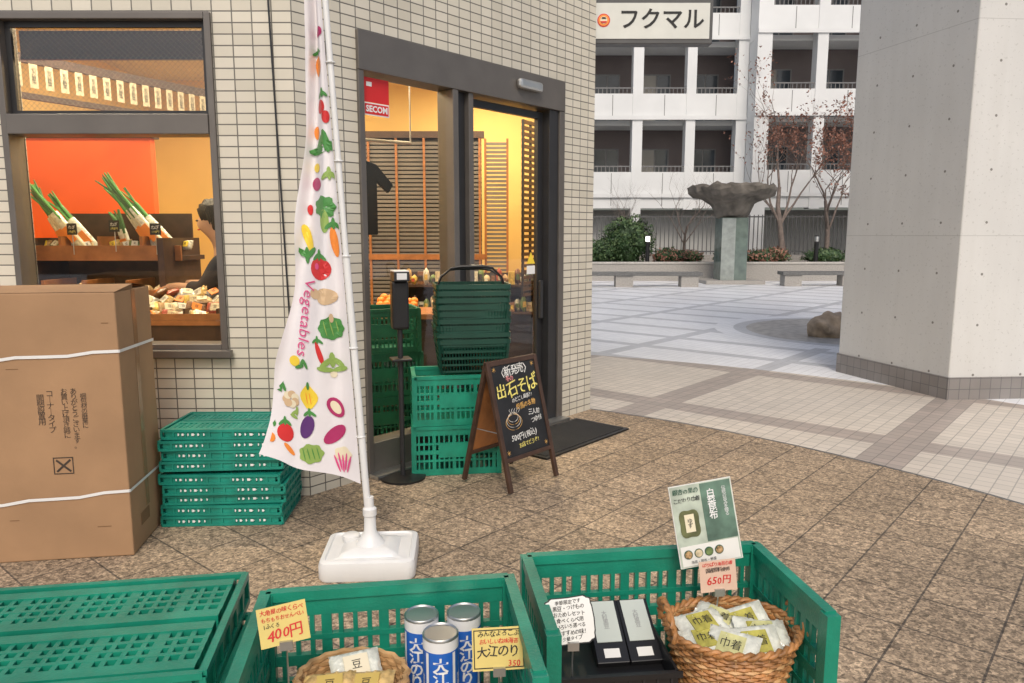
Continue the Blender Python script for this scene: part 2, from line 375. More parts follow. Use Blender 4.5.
while k<x1-f:
    for sg_ in(1,-1):
        xa,xb=k,k+.5; za,zb=(2.14,2.625) if sg_>0 else (2.625,2.14)
        def cl(x): return za+(zb-za)*(x-xa)/(xb-xa)
        a_=max(xa,x0+f); c_=min(xb,x1-f)
        if c_-a_>.01: mb.tube([(a_,.052,cl(a_)),(c_,.052,cl(c_))],.0008,wire,3,caps=False)
    k+=.03
mb.obj('wired_window_pane',w,keepn=True)
mb=MB();
for a,b_,c_,d_ in ((x0+f,x0+f+.03,2.14,z1-f),(x1-f-.03,x1-f,2.14,z1-f)): mb.b2(a,b_,.03,.048,c_,d_,framed)
mb.b2(x0+f+.03,x1-f-.03,.03,.048,2.14,2.165,framed); mb.b2(x0+f+.03,x1-f-.03,.03,.048,z1-f-.03,z1-f,framed); mb.obj('sash',w)
mb=MB(); mb.b2(x0+f+.03,x1-f-.03,.10,.112,2.46,z1-f-.03,dwood)  # dark panel across the top of the transom opening
mb.b2(x0+f+.03,x1-f-.03,.095,.118,2.445,2.46,framed); mb.obj('dark_top_panel',w)
ent=MB(); zh=2.44
ent.b2(s0,s4,-.025,.14,zh,ZT,frame_m)
ent.b2(s0,s0+.04,-.02,.13,0,zh,frame_m); ent.b2(s1,s1+.05,-.02,.13,0,zh,frame_m); ent.b2(s2-.045,s2,-.01,.13,0,zh,frame_m)
ent.b2(s1+.05,s2-.045,.03,.10,0,zh,framed)
ent.b2(s3+.03,s4-.06,-.005,.13,0,zh,framed);ent.b2(s4-.06,s4,-.02,.13,0,zh,frame_m)
ent.b2(s0+.04,s1,-.01,.12,0,.22,frame_m)
e=ent.obj('entrance_frame',shop,rz=PHI,bevel=.004)
mb=MB(); mb.add([(s0+.04,.05,.22),(s1,.05,.22),(s1,.05,zh),(s0+.04,.05,zh)],[(0,1,2,3)],glass_m); mb.obj('fixed_pane',e)
mb=MB(); mb.b2(s0,s4,-.10,.18,.012,.035,silver); mb.obj('threshold',e)
dl=MB(); a0,a1=s2+.01,s3+.02
dl.b2(a0,a0+.035,.055,.09,.05,2.42,framed); dl.b2(a1-.06,a1,.055,.09,.05,2.42,framed); dl.b2(a0+.035,a1-.06,.055,.09,2.37,2.42,framed); dl.b2(a0+.035,a1-.06,.055,.09,.05,.13,framed)
d=dl.obj('sliding_door',shop,rz=PHI)
mb=MB(); mb.add([(a0+.035,.072,.13),(a1-.06,.072,.13),(a1-.06,.072,2.37),(a0+.035,.072,2.37)],[(0,1,2,3)],glass_m); mb.obj('door_pane',d)
mb=MB(); mb.b2(a1-.055,a1-.02,.02,.05,.85,1.15,framed); mb.obj('handle',d,bevel=.008)
mb=MB(); mb.add([(a1-.17,.069,1.28),(a1-.07,.069,1.28),(a1-.12,.069,1.37)],[(0,1,2)],cY); mb.add([(a1-.17,.069,1.20),(a1-.07,.069,1.20),(a1-.07,.069,1.265),(a1-.17,.069,1.265)],[(0,1,2,3)],cW); mb.obj('warning_sticker',d)
mb=MB(); mb.b2(1.80,2.06,-.075,-.026,2.53,2.60,silver); mb.obj('door_sensor',e,bevel=.02)
so_=s0+.065
mb=MB(); mb.b2(so_,so_+.19,.020,.022,2.275,2.415,redm); mb.b2(so_,so_+.19,.020,.022,2.20,2.273,cW); mb.b2(so_+.02,so_+.06,.0185,.0195,2.365,2.39,cW)
mb.b2(so_+.006,so_+.184,.0185,.0195,2.207,2.266,redm)
mb.text('SECOM',.05,cW,up(so_+.095,.0178,2.236),bold=.0018); mb.obj('security_sticker',e)
mb=MB(); mb.tube([(-.125,-.012,3.7),(-.115,-.012,2.7),(-.085,-.012,1.5),(-.06,-.012,.5),(-.055,-.012,.02)],.005,framed,6); mb.obj('wall_cable',shop)
# ------------------------------------------------------------------ sign
sg=root('shop_sign',(.645,6.33,3.045),'white projecting sign with dark katakana lettering and round emblem','sign')
signf=M('sign frame grey',(.075,.075,.075),.45)
mb=MB(); mb.b2(0,.99,0,.12,0,.35,signf); mb.obj('sign_case',sg,bevel=.006)
mb=MB(); mb.b2(.02,.962,-.006,-.001,.038,.315,M('sign panel',(.63,.64,.59),.4,var=.05)); mb.obj('sign_panel',sg)
mb=MB(); mb.text('フクマル',.175,ink,up(.57,-.009,.18),bold=.003); mb.obj('lettering',sg)
mb=MB(); cx=.10; disc=lambda r,a,z,m:mb.prism([(cx+a+r*math.cos(k*math.pi/12),r*math.sin(k*math.pi/12)) for k in range(24)],0,.002,m,Matrix.Translation((0,-.007-z,.18))@RX90)
disc(.052,0,0,redm); disc(.044,0,.003,cO); disc(.028,0,.006,cCr)
mb.prism([(cx-.026,-.008),(cx+.026,-.008),(cx+.016,-.022),(cx-.016,-.022)],0,.002,redm,Matrix.Translation((0,-.017,.18))@RX90)
mb.prism([(cx-.02,.010),(cx+.02,.010),(cx+.012,.022),(cx-.012,.022)],0,.002,ink,Matrix.Translation((0,-.017,.18))@RX90); mb.obj('emblem',sg)
mb=MB(); mb.b2(-.12,-.001,.03,.09,.05,.28,frame_m); mb.obj('bracket',sg)
# ------------------------------------------------------------------ pillar
pc=(3.99,6.644); dL=Vector((-.268,.963)); dR=Vector((.997,.08))
P=[Vector(pc),Vector(pc)+dR*1.7]; P.append(P[1]+Vector((.25,1.5))); P.append(Vector(pc)+dL*1.46+Vector((.9,.9))); P.append(Vector(pc)+dL*1.46)
pil=root('concrete_pillar',(pc[0],pc[1],0),'huge angular fair-faced concrete pillar with grey tiled skirting','pillar')
loc=[p-Vector(pc) for p in P]
mb=MB(); mb.prism(loc,.20,9,conc); mb.obj('shaft',pil,bevel=.01)
cen=sum(loc,Vector((0,0)))/len(loc)
mb=MB(); mb.prism([p+(p-cen).normalized()*.018 for p in loc],0,.21,basetile); mb.obj('skirting',pil)
# ------------------------------------------------------------------ apartment building
apt=root('apartment_building',(9,30,0),'white apartment block with rows of deep balconies','apartment building')
wal=MB(); bays=[]
bL=[(-3.0,-1.4),(-.95,.7),(1.1,2.75),(3.16,4.73),(5.13,6.83),(7.2,8.8)]
bR=[(9.75,11.45),(11.85,13.55),(13.95,15.65),(16.05,17.75),(18.15,19.85),(20.25,21.95),(22.35,24.05)]
def section(bs,yf,xa,xb):
    ox,oy=-9,-30
    edges=[xa]+[q for b in bs for q in b]+[xb]
    for i in range(0,len(edges),2):
        wal.b2(edges[i]+ox,edges[i+1]+ox,yf+oy,yf+oy+.5,0 if i%4==0 else 2.5,19.9,whitebld)
    for j in range(6):
        zb=2.55 if j==0 else 3.97+3*(j-1)+2.05
        zt=3.97+3*j
        for (a,b) in bs:
            wal.b2(a+ox,b+ox,yf+oy+.03,yf+oy+.22,zb,zt,whitebld)
            m=(a+b)/2; wal.b2(m+ox-.012,m+ox+.012,yf+oy+.022,yf+oy+.029,zb+.1,zt-.05,railg)
        wal.b2(xa+ox,xb+ox,yf+oy+.5,yf+oy+1.87,zt-1.15,zt-.95,whitebld)
        wal.b2(xa+ox,xb+ox,yf+oy-.06,yf+oy-.002,zt-1.0,zt-.85,whitebld)
    wal.b2(xa+ox,xb+ox,yf+oy,yf+oy+1.85,19.9,20.6,whitebld)
    for j in range(5):
        for (a,b) in bs: bays.append((a+ox,b+ox,yf+oy,3.97+3*j))
section(bL,30,-4,9.2); section(bR,29,9.2,25)
wal.b2(.22,.5,-.498,.9,2.5,19.9,whitebld)
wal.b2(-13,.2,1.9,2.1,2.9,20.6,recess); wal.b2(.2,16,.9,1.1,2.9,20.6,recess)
wal.b2(-13,16,1.2,1.4,0,2.52,M('car park shade grey',(.46,.46,.44),.9,var=.15,scale=1)); wal.b2(-13,16,2.1,4.2,2.9,3.1,whitebld)  # grey sheet, its colour standing for shade in the open ground floor
wal.obj('facade_wall',apt)
curt=M('curtain behind glass',(.26,.25,.22),.5,var=.2,scale=.7)
for n_,(a,b,y,z) in enumerate(bays):
    if a>7: continue
    mb=MB(); mb.b2(a,b,y+.09,y+.13,z+.20,z+.245,railg)
    k=a+.06
    while k<b: mb.b2(k,k+.025,y+.10,y+.12,z,z+.20,railg); k+=.16
    mb.obj('railing',apt)
    q=MB(); mid=(a+b)/2; q.b2(a+.25,b-.25,y+1.86,y+1.89,z-.9,z+1.1,railg)
    q.b2(a+.31,mid-.03,y+1.84,y+1.855,z-.85,z+1.04,curt if n_%3==1 else winm); q.b2(mid+.03,b-.31,y+1.84,y+1.855,z-.85,z+1.04,winm); q.obj('window',apt)
# ------------------------------------------------------------------ plaza edge
pl=root('planter_bed',(6,24.3,0),'long granite planter wall with soil and shrubs','planter')
mb=MB(); mb.b2(-20,11,0,.3,0,.56,granite); mb.b2(-20,11,-.03,.33,.561,.62,M('pale coping stone',(.46,.44,.40),.7,var=.15)); mb.obj('planter_wall',pl,bevel=.01)
mb=MB(); mb.b2(-20,11,.3,4.2,0,.5,soil); mb.obj('soil_fill',pl)
def bench(x0,x1,y,lab):
    b=root('stone_bench',((x0+x1)/2,y,0),lab,'bench',group='stone benches around the plaza'); L=x1-x0
    mb=MB(); mb.b2(-L/2,L/2,-.25,.25,.33,.43,granited); mb.obj('seat',b,bevel=.01)
    for i in range(3):
        mb=MB(); xx=(-.42+.42*i)*L; mb.b2(xx-.25,xx+.25,-.2,.2,0,.33,granite); mb.obj('leg',b)
bench(1.0,5.5,21.6,'long dark stone bench with pale granite blocks beneath')
bench(7.95,12.0,22.0,'long dark stone bench with pale granite blocks beneath')
fn=root('metal_fence',(2,28.3,0),'grey metal fence with closely spaced vertical bars','fence')
mb=MB(); mb.b2(-6,16,-.02,.02,2.15,2.2,fenceg); mb.b2(-6,16,-.02,.02,.85,.9,fenceg); mb.obj('rail',fn)
mb=MB(); k=-6
while k<16: mb.b2(k,k+.03,-.015,.015,.76,2.25,fenceg); k+=.16
mb.obj('bars',fn)
mb=MB(); mb.b2(-4,12,-.15,.15,0,.75,granite); mb.obj('footing_wall',fn)
mo=root('stone_monument',(6.8,23.2,0),'stone sculpture, dark broad rough basin on a polished greenish block','sculpture')
mb=MB(); mb.b2(-.40,.40,-.4,.4,.12,2.02,M('polished green granite',(.13,.17,.15),.06,var=.25,scale=4)); mb.b2(-.40,.02,-.405,-.401,.12,2.0,M('honed grey granite',(.28,.31,.29),.3,var=.2,scale=6)); mb.obj('pedestal',mo,bevel=.015)
mb=MB(); mb.b2(-.9,.9,-.7,.7,0,.12,granite); mb.obj('plinth',mo,bevel=.02)
mb=MB(); mb.lathe([(.40,0),(.50,.05),(.56,.2),(.66,.42),(.95,.58),(1.22,.68),(1.32,.78),(1.33,.90),(1.24,.98),(1.08,.94),(.8,.82),(.4,.76),(.1,.74)],rockm,56,(0,0,2.02))
for v in mb.v:
    q=noise.noise(v*1.5)*.12+noise.noise(v*6.5)*.08; v.x*=1+q; v.y*=1+q; v.z+=noise.noise(v*3.3)*.10+noise.noise(v*8)*.04
mb.obj('stone_basin',mo,smooth=18)
mb=MB(); mb.ell((0,0,0),(.26,.20,.22),rockb,30,18,.5,fr=1.6); mb.obj('boulder',loc=(4.70,10.9,.14),smooth=50,label='rough tan boulder lying on the plaza paving',category='boulder')
def bollard(x,y,z,lit,lab):
    b=root('bollard_lamp' if lit else 'bollard',(x,y,z),lab,'bollard')
    mb=MB(); mb.lathe([(.07,0),(.07,.75),(.075,.76),(.075,.78)],black,16); mb.obj('post',b,smooth=40)
    mb=MB(); mb.lathe([(.065,.78),(.07,.86),(.07,.92),(.065,.95)],lampb if lit else silver,16); mb.obj('lamp_head' ,b,smooth=40)
    mb=MB(); mb.lathe([(.08,.95),(.08,.98),(.03,1.0)],black,16); mb.obj('cap',b,smooth=40)
bollard(4.5,24.75,.5,True,'black garden bollard lamp glowing beside the shrubs')
bollard(10.1,24.75,.5,False,'black post bollard in the planter')
def shrub(name,x,y,z,rx_,ry_,rz_,lab,n=2600,ms=(leafg,leafg2)):
    mb=MB(); mb.ell((0,0,rz_*.95),(rx_*.78,ry_*.78,rz_*.8),leafg,14,9,.5,fr=2)
    for i in range(n):
        d=Vector((random.gauss(0,1),random.gauss(0,1),random.gauss(0,1))).normalized()
        q=.8+.32*random.random()+.35*noise.noise(d*2.2+Vector((x,y,0)))
        p=Vector((d.x*rx_*q,d.y*ry_*q,rz_+d.z*rz_*q))
        if p.z<0: continue
        a=Vector((random.gauss(0,1),random.gauss(0,1),random.gauss(0,1))).normalized(); b=a.cross(d).normalized()
        s=.04+.03*random.random()
        mb.add([p-a*s,p-b*s*.5,p+a*s,p+b*s*.5],[(0,1,2,3)],ms[random.random()<.35+.3*d.z])
    mb.obj(name,loc=(x,y,z),keepn=True,label=lab,category='shrub')
shrub('shrub',3.95,25.6,.48,.85,.6,.80,'dense dark green rounded shrub in the planter',3600)
shrub('shrub',3.0,25.2,.48,.5,.45,.42,'low green shrub at the foot of a taller one',1500)
for i,(x,y,w_,h_) in enumerate(((5.5,26.0,.6,.28),(6.3,26.6,.5,.24),(7.6,26.0,.5,.26),(8.5,25.6,.7,.26),(9.3,26.3,.5,.3),(10.9,25.8,.8,.28))):
    shrub('shrub',x,y,.48,w_,.45,h_,'small low sprawling shrub in the planter bed',800,((leafr,leafg),(leafg2,leafr),(leafg,leafg2))[i%3])
def tree(x,y,h,spread,leaves,lab,seed,levels=5,r0=.09):
    rnd=random.Random(seed); t=root('tree',(x,y,.48),lab,'tree'); tr=MB(); cr=MB(); tips=[]
    def br(p,d,L,r,lv):
        pts=[p]; rs=[r]; n=4
        for i in range(n):
            d=(d+Vector((rnd.gauss(0,.10),rnd.gauss(0,.10),.05))).normalized(); p=p+d*L/n; pts.append(p); rs.append(r*(1-.45*(i+1)/n))
        (tr if lv<2 else cr).tube(pts,rs,bark,7 if lv<2 else 4)
        if lv>=levels: tips.append(pts); return
        if lv>=2: tips.append(pts)
        k=3 if lv<3 else 2+(rnd.random()<.5)
        if lv==0: k=5
        for i in range(k):
            j=pts[-1] if (i<2 and lv>0) or i==0 else pts[rnd.choice([2,3])]
            ax=Vector((rnd.gauss(0,1),rnd.gauss(0,1),rnd.gauss(0,.25))).normalized()
            nd=(d*1.0+ax*spread+Vector((0,0,.15))).normalized()
            br(j,nd,L*rnd.uniform(.55,.8),rs[-1]*.70,lv+1)
    br(Vector((0,0,0)),Vector((0,0,1)),h*.36,r0,0)
    for pts in tips:
        dens=max(0,leaves*(1+1.5*noise.noise(pts[-1]*.9)))
        for q in range(int(dens+rnd.random())):
            p=pts[rnd.randint(0,len(pts)-2)].lerp(pts[-1],rnd.random())+Vector((rnd.gauss(0,.05),rnd.gauss(0,.05),rnd.gauss(0,.05)))
            a=Vector((rnd.gauss(0,1),rnd.gauss(0,1),rnd.gauss(0,1))).normalized(); b=a.cross(Vector((rnd.random(),.3,1))).normalized(); s=rnd.uniform(.035,.065)
            cr.add([p-a*s,p-b*s*.6,p+a*s,p+b*s*.6],[(0,1,2,3)],leafr)
    tr.obj('trunk',t,smooth=60); cr.obj('crown',t,keepn=True)
tree(9.5,26.2,7.6,.7,3,'slender tree with sparse dry pink-brown leaves',3,r0=.12)
tree(11.3,26.6,6.2,.8,5,'small tree with thin pink-brown autumn leaves',11,r0=.10)
tree(6.15,26.6,3.9,.75,0,'small leafless tree with fine bare twigs',5,r0=.06)
tree(4.0,26.9,3.6,.8,0,'small leafless tree with fine bare twigs',8,r0=.055)
tree(13.2,26.6,5.2,.8,3,'small tree with thin pink-brown autumn leaves',21,r0=.09)
# ------------------------------------------------------------------ door mat
mb=MB(); mb.b2(1.42,2.45,-.62,-.12,.009,.022,black); mb.b2(1.45,2.42,-.59,-.15,.022,.026,M('mat pile',(.02,.02,.02),.95,bump=.8,bscale=200)); mb.obj('door_mat',loc=C0,rz=PHI,label='flat black rubber mat before the entrance',category='door mat')
# ------------------------------------------------------------------ crates
def lattice(mb,L,h,t,mat,X,step=.03,rows=3):
    mb.b2(-L/2,L/2,-t/2,t/2,0,.04,mat,X)
    mb.b2(-L/2,L/2,-t/2-.006,t/2+.004,h-.022,h,mat,X)
    mb.b2(-L/2,L/2,-t/2,t/2,h-.06,h-.022,mat,X)
    hh=(h-.10)
    for i in range(1,rows+1):
        z=.04+hh*i/(rows+1); g=.006 if i!=2 else .012; mb.b2(-L/2,L/2,-t/2-.001,t/2+.001,z-g,z+g,mat,X)
    n=int(L/step)
    for i in range(n+1):
        x=-L/2+L*i/n; w=.005 if i%4 else .011
        mb.b2(x-w,x+w,-t/2+.001,t/2-.001,.03,h-.04,mat,X)
def crate(w,d,h,mat,open_front=False,liner=None,panel=True):
    mb=MB(); mb.b2(-w/2+.01,w/2-.01,-d/2+.01,d/2-.01,.004,.018,mat)
    lattice(mb,w-.03,h,.014,mat,Matrix.Translation((0,d/2-.012,0)))
    for sx in(-1,1): lattice(mb,d-.03,h,.014,mat,Matrix.Translation((sx*(w/2-.012),0,0))@Matrix.Rotation(R(90)*-sx,4,'Z'))
    for sx in(-1,1):
        for sy in(-1,1): mb.box((sx*(w/2-.014),sy*(d/2-.014),h/2-.002),(.03,.03,h-.004),mat)
    if not open_front:
        lattice(mb,w-.03,h,.014,mat,Matrix.Translation((0,-d/2+.012,0)))
        if panel: mb.b2(-w*.2,w*.2,-d/2+.0035,-d/2+.02,h*.36,h*.62,mat)
    else: mb.b2(-w/2+.03,w/2-.03,-d/2+.004,-d/2+.02,0,.05,mat)
    if liner: mb.b2(-w/2+.025,w/2-.025,-d/2+.025,d/2-.025,.019,.026,liner)
    return mb
c1=crate(.56,.37,.315,green).obj('produce_crate',loc=(-.37,4.66,.01),rz=R(8),label='green lattice plastic crate stacked beneath shopping baskets',category='crate',group='green plastic crates by the entrance')
c2=clone(c1,(-.365,4.665,.327),R(9.5))
c3=crate(.56,.37,.315,green3).obj('produce_crate',loc=(-.98,5.35,.035),rz=R(20),label='dull green plastic crate stacked behind the glass',category='crate',group='green plastic crates behind the glass')
c4=clone(c3,(-.97,5.35,.352),R(22)); c5=clone(c3,(-.975,5.34,.669),R(19))
def folded(w,d,h,mat):
    mb=MB(); t=.014
    for sy in(-1,1):
        mb.b2(-w/2,w/2,sy*(d/2)-t/2,sy*(d/2)+t/2,h-.014,h-.001,mat); mb.b2(-w/2,w/2,sy*(d/2)-t/2,sy*(d/2)+t/2,0.001,.014,mat)
        mb.b2(-w/2+.02,w/2-.02,sy*(d/2-.006)-.006,sy*(d/2-.006)+.006,.014,h-.014,mat)
        n=10
        for i in range(n+1):
            x=-w/2+w*i/n; mb.b2(x-.005,x+.005,sy*d/2-.006,sy*d/2+.006,.010,h-.010,mat)
    for sx in(-1,1):
        mb.b2(sx*w/2-t/2,sx*w/2+t/2,-d/2,d/2,h-.0145,h,mat); mb.b2(sx*w/2-t/2,sx*w/2+t/2,-d/2,d/2,0,.0145,mat)
        mb.b2(sx*(w/2-.006)-.006,sx*(w/2-.006)+.006,-d/2+.02,d/2-.02,.014,h-.014,mat)
        for i in range(7):
            y=-d/2+d*i/6; mb.b2(sx*w/2-.006,sx*w/2+.006,y-.005,y+.005,.010,h-.010,mat)
    mb.b2(-w/2+.01,w/2-.01,-d/2+.01,d/2-.01,h-.032,h-.024,mat)
    for y0,y1 in ((-d/2+.02,-.010),(.010,d/2-.02)):
        mb.b2(-w/2+.02,w/2-.02,y0,y0+.03,h-.024,h-.004,mat); mb.b2(-w/2+.02,w/2-.02,y1-.03,y1,h-.024,h-.004,mat)
        for i in range(1,4):
            y=y0+.03+(y1-y0-.06)*i/4; mb.b2(-w/2+.02,w/2-.02,y-.005,y+.005,h-.024,h-.006,mat)
        for i in range(int(w/.03)+1):
            x=-w/2+.025+(w-.05)*i/int(w/.03); ww=.005 if i%4 else .011; mb.b2(x-ww,x+ww,y0+.001,y1-.001,h-.024,h-.0065,mat)
    return mb
fm=folded(.61,.38,.054,green2)
f0=None; rr=random.Random(4)
for k in range(9):
    g=.014 if k>=5 else 0
    L=(-1.50+rr.uniform(-.016,.016),3.86+rr.uniform(-.012,.012),.009+k*.0550+g)
    if f0 is None:
        f0=root('folded_crate',L,'flat folded teal plastic crate with white stamped print','crate',rz=R(3),group='folded crates stacked at the shop wall')
        fm.obj('crate_body',f0)
        mk=MB()
        for j,(xx,ww) in enumerate(((-.22,.012),(-.2,.02),(-.17,.01),(-.15,.025),(-.12,.015),(-.09,.01),(.07,.012),(.09,.02),(.12,.012),(.145,.03),(.19,.01),(.21,.02))):
            mk.b2(xx,xx+ww*.5,-.1985,-.1975,.022,.034,wpaint); mk.b2(xx+ww*.1,xx+ww*.7,-.1986,-.1977,.027,.0295,wpaint)
        mk.obj('stamped_print',f0)
    else: clone(f0,L,R(3+rr.uniform(-2.5,2.5)))
# ------------------------------------------------------------------ shopping baskets
def basket():
    mb=MB(); w,d,h=.45,.30,.21; ex=.16
    def ring(z):
        q=.91+.09*z/h; pts=[]
        for i in range(40):
            a=2*math.pi*i/40; c,s=math.cos(a),math.sin(a)
            pts.append(Vector((math.copysign(abs(c)**ex,c)*w/2*q if abs(c)>1e-6 else 0,math.copysign(abs(s)**ex,s)*d/2*q if abs(s)>1e-6 else 0,z)))
        return pts
    def rim(z,r,ro=1):
        p=ring(z); vs=[];fs=[]
        for q in p:
            o=Vector((q.x,q.y,0)).normalized()
            vs+= [q-Vector((0,0,r)),q+o*ro*r-Vector((0,0,r)),q+o*ro*r+Vector((0,0,r)),q+Vector((0,0,r))]
        n=len(p)
        for i in range(n):
            for k in range(4): fs.append((4*i+k,4*i+(k+1)%4,4*((i+1)%n)+(k+1)%4,4*((i+1)%n)+k))
        mb.add(vs,fs,dgreen)
    rim(h-.014,.014,1.0)
    for z in (.01,.05,.09,.13,.165): rim(z,.006,.7)
    n=22
    for sy in(-1,1):
        for i in range(n+1):
            x=(-.5+i/n)*w*.98; mb.tube([(x*.91,sy*d/2*.915,0),(x,sy*d/2,h)],.003,dgreen,4)
    for sx in(-1,1):
        for i in range(15):
            y=(-.5+i/14)*d*.98; mb.tube([(sx*w/2*.915,y*.91,0),(sx*w/2,y,h)],.003,dgreen,4)
    mb.add(ring(.003),[tuple(range(40))],dgreen)
    return mb
bk=None
for k in range(9):
    L=(-.262+rr.uniform(-.008,.008),4.70+rr.uniform(-.008,.008),.645+k*.043)
    if bk is None:
        bk=root('shopping_basket',L,'dark green plastic shopping basket nested in a stack','shopping basket',rz=R(10),group='nested shopping baskets on crates')
        basket().obj('basket_body',bk)
        mb=MB(); mb.tube([(-.2,.01,.205),(-.235,.02,.20),(-.235,.10,.205),(-.21,.165,.208),(.21,.165,.208),(.235,.10,.205),(.235,.02,.20),(.2,.01,.205)],.006,black,6); mb.obj('handle',bk,smooth=60)
    else: last=clone(bk,L,R(10+rr.uniform(-2,2)))
hh=[c for c in bpy.data.objects if c.parent==last and c.name.startswith('handle')][0]
bpy.data.objects.remove(hh)
for yy,hz in ((-.05,.315),(.06,.30)):
    mb=MB(); mb.tube([(-.21,yy*.3,.2),(-.19,yy*.6,.25),(-.13,yy,hz-.01),(-.07,yy,hz),(.07,yy,hz),(.13,yy,hz-.01),(.19,yy*.6,.25),(.21,yy*.3,.2)],[.006,.006,.007,.011,.011,.007,.006,.006],black,8)
    mb.obj('handle',last,smooth=60)
last['label']='top dark green shopping basket with its black handles raised'
# ------------------------------------------------------------------ sanitiser stand
st=root('sanitizer_stand',(-.675,4.42,.01),'black hand sanitizer stand with pump dispenser','sanitizer stand',rz=R(20))
mb=MB(); mb.lathe([(.14,0),(.14,.012),(.03,.025)],black,24); mb.obj('base',st,smooth=40)
mb=MB(); mb.tube([(0,0,.02),(0,0,1.0)],.016,framed,12); mb.obj('pole',st,smooth=60)
mb=MB(); mb.b2(-.05,.05,-.05,.04,.93,1.22,black); mb.obj('dispenser_body',st,bevel=.015)
mb=MB(); mb.b2(-.045,.045,-.09,.03,1.221,1.275,framed); mb.b2(-.03,.03,-.093,-.0905,1.23,1.268,white); mb.b2(-.045,.045,-.088,.028,1.276,1.283,white); mb.obj('dispenser_head',st,bevel=.003)
mb=MB(); mb.b2(-.06,.06,-.07,.05,.74,.755,black); mb.obj('drip_tray',st,bevel=.004)
# ------------------------------------------------------------------ A-frame blackboard
ab=root('a_frame_sign',(-.008,4.37,.01),'wooden A-frame blackboard with coloured handwritten chalk lettering','sign board',rz=PHI-R(1))
tl=math.atan2(.19,.74)
def leaf(sgn):
    return Matrix.Translation((0,0,.76))@Matrix.Rotation(sgn*tl,4,'X')@Matrix.Translation((0,0,-.765))
XF=leaf(-1); XB=leaf(1)
for X,nm in ((XF,'front_frame'),(XB,'rear_frame')):
    mb=MB()
    for sx in(-1,1): mb.b2(sx*.21-.014,sx*.21+.014,-.012,.012,0,.765,dwood,X)
    mb.b2(-.196,.196,-.012,.012,.735,.764,dwood,X); mb.b2(-.196,.196,-.012,.012,.17,.195,dwood,X); mb.obj(nm,ab,bevel=.003)
mb=MB(); mb.b2(-.196,.196,-.004,.006,.195,.735,M('chalkboard',(.014,.014,.015),.5,var=.5,scale=8),XF); mb.obj('blackboard',ab)
mb=MB(); mb.b2(-.196,.196,-.004,.006,.195,.735,wood,XB); mb.obj('rear_panel',ab)
for sx in (-1,1):
    mb=MB(); mb.tube([(sx*.2,-.09,.35),(sx*.2,.09,.35)],.003,silver,6); mb.obj('stay_chain',ab)
mb=MB(); Y=lambda x,z,r=0: XF@up(x,-.006,z)@Matrix.Rotation(R(r),4,'Z')
cwh=C('chalk white',(.75,.75,.70),.9,var=.35,scale=60); cye=C('chalk yellow',(.85,.68,.18),.9,var=.35,scale=60); cpk=C('chalk pink',(.80,.30,.30),.9); cor=C('chalk orange',(.72,.42,.12),.9)
mb.hand('〈新発売〉',.062,cwh,Y(0,.69,2),.0009)
mb.hand('冬の',.034,cpk,Y(-.05,.645,4),.0006)
mb.hand('出石そば',.100,cye,Y(0,.578,4),.0018)
mb.hand('のどごし最高!!',.028,cwh,Y(.03,.522,5),.0005)
mb.hand('但馬の名物',.038,cor,Y(.05,.477,4),.0007)
mb.hand('三人前',.036,cwh,Y(.11,.42,-3),.0005); mb.hand('つゆ付',.036,cwh,Y(.12,.375,3),.0005)
for k in range(4):
    mb.tube([Y(-.08,.39)@Vector((.07*math.cos(a)*(1-.13*k),.045*math.sin(a)*(1-.13*k)+.010*k,0)) for a in [math.pi*2*i/20 for i in range(21)]],.0013,cwh if k%2 else cor,4)
for q in range(5): mb.tube([Y(-.10+.02*q,.44)@Vector((.006*math.sin(i*1.3+q),.006*i,0)) for i in range(6)],.0012,cwh,4)
mb.hand('500円(税込)',.042,cwh,Y(-.01,.30,3),.0008); mb.hand('お店でどうぞ!',.030,cye,Y(.02,.25,3),.0005)
for sx,sz in((-.17,.71),(.17,.71),(-.17,.22),(.17,.22)): mb.text('＊',.04,cor,Y(sx,sz-.0))
mb.obj('chalk_lettering',ab,keepn=True)
# ------------------------------------------------------------------ cardboard box
bx=root('cardboard_box',(-1.775,3.30,.009),'tall brown cardboard box bound with white straps, printed black text','cardboard box',rz=R(8.5))
W_,D_,H_=.86,.46,1.25
mb=MB(); mb.b2(-W_,0,0,D_,0,H_-.012,cardb); mb.obj('box_body',bx,bevel=.006)
mb=MB(); mb.add([(-W_,.0,H_-.011),(0,0,H_-.011),(.0,D_*.5-.004,H_+.012),(-W_,D_*.5-.004,H_+.006)],[(0,1,2,3)],cardb); mb.add([(-W_,D_,H_-.011),(0,D_,H_-.011),(0,D_*.5+.004,H_+.014),(-W_,D_*.5+.004,H_+.004)],[(0,1,2,3)],cardb)
mb.add([(0,.0,H_-.012),(0,D_*.5-.004,H_-.012),(.0,D_*.5-.004,H_+.012)],[(0,1,2)],cardd)
mb.obj('top_flaps',bx)
for z,dz in ((.965,.05),(.31,.06)):
    mb=MB()
    for i in range(8):
        xa=-W_+(W_)*i/8; xb=-W_+W_*(i+1)/8; za=z-dz*(1-i/8)+.006*math.sin(i*1.9); zb=z-dz*(1-(i+1)/8)+.006*math.sin((i+1)*1.9) if i<7 else z
        if i==0: za=z-dz
        mb.add([(xa,-.005,za),(xb,-.005,zb),(xb,-.005,zb+.014),(xa,-.005,za+.014)],[(0,1,2,3)],white)
    mb.add([(0,-.005,z),(.005,0,z),(.005,0,z+.014),(0,-.005,z+.014)],[(0,1,2,3)],white)
    mb.add([(.005,0,z),(.005,D_,z-.01),(.005,D_,z+.004),(.005,0,z+.014)],[(0,1,2,3)],white)
    mb.obj('strap',bx)
mb=MB(); F=lambda x,z: up(x,-.0015,z)
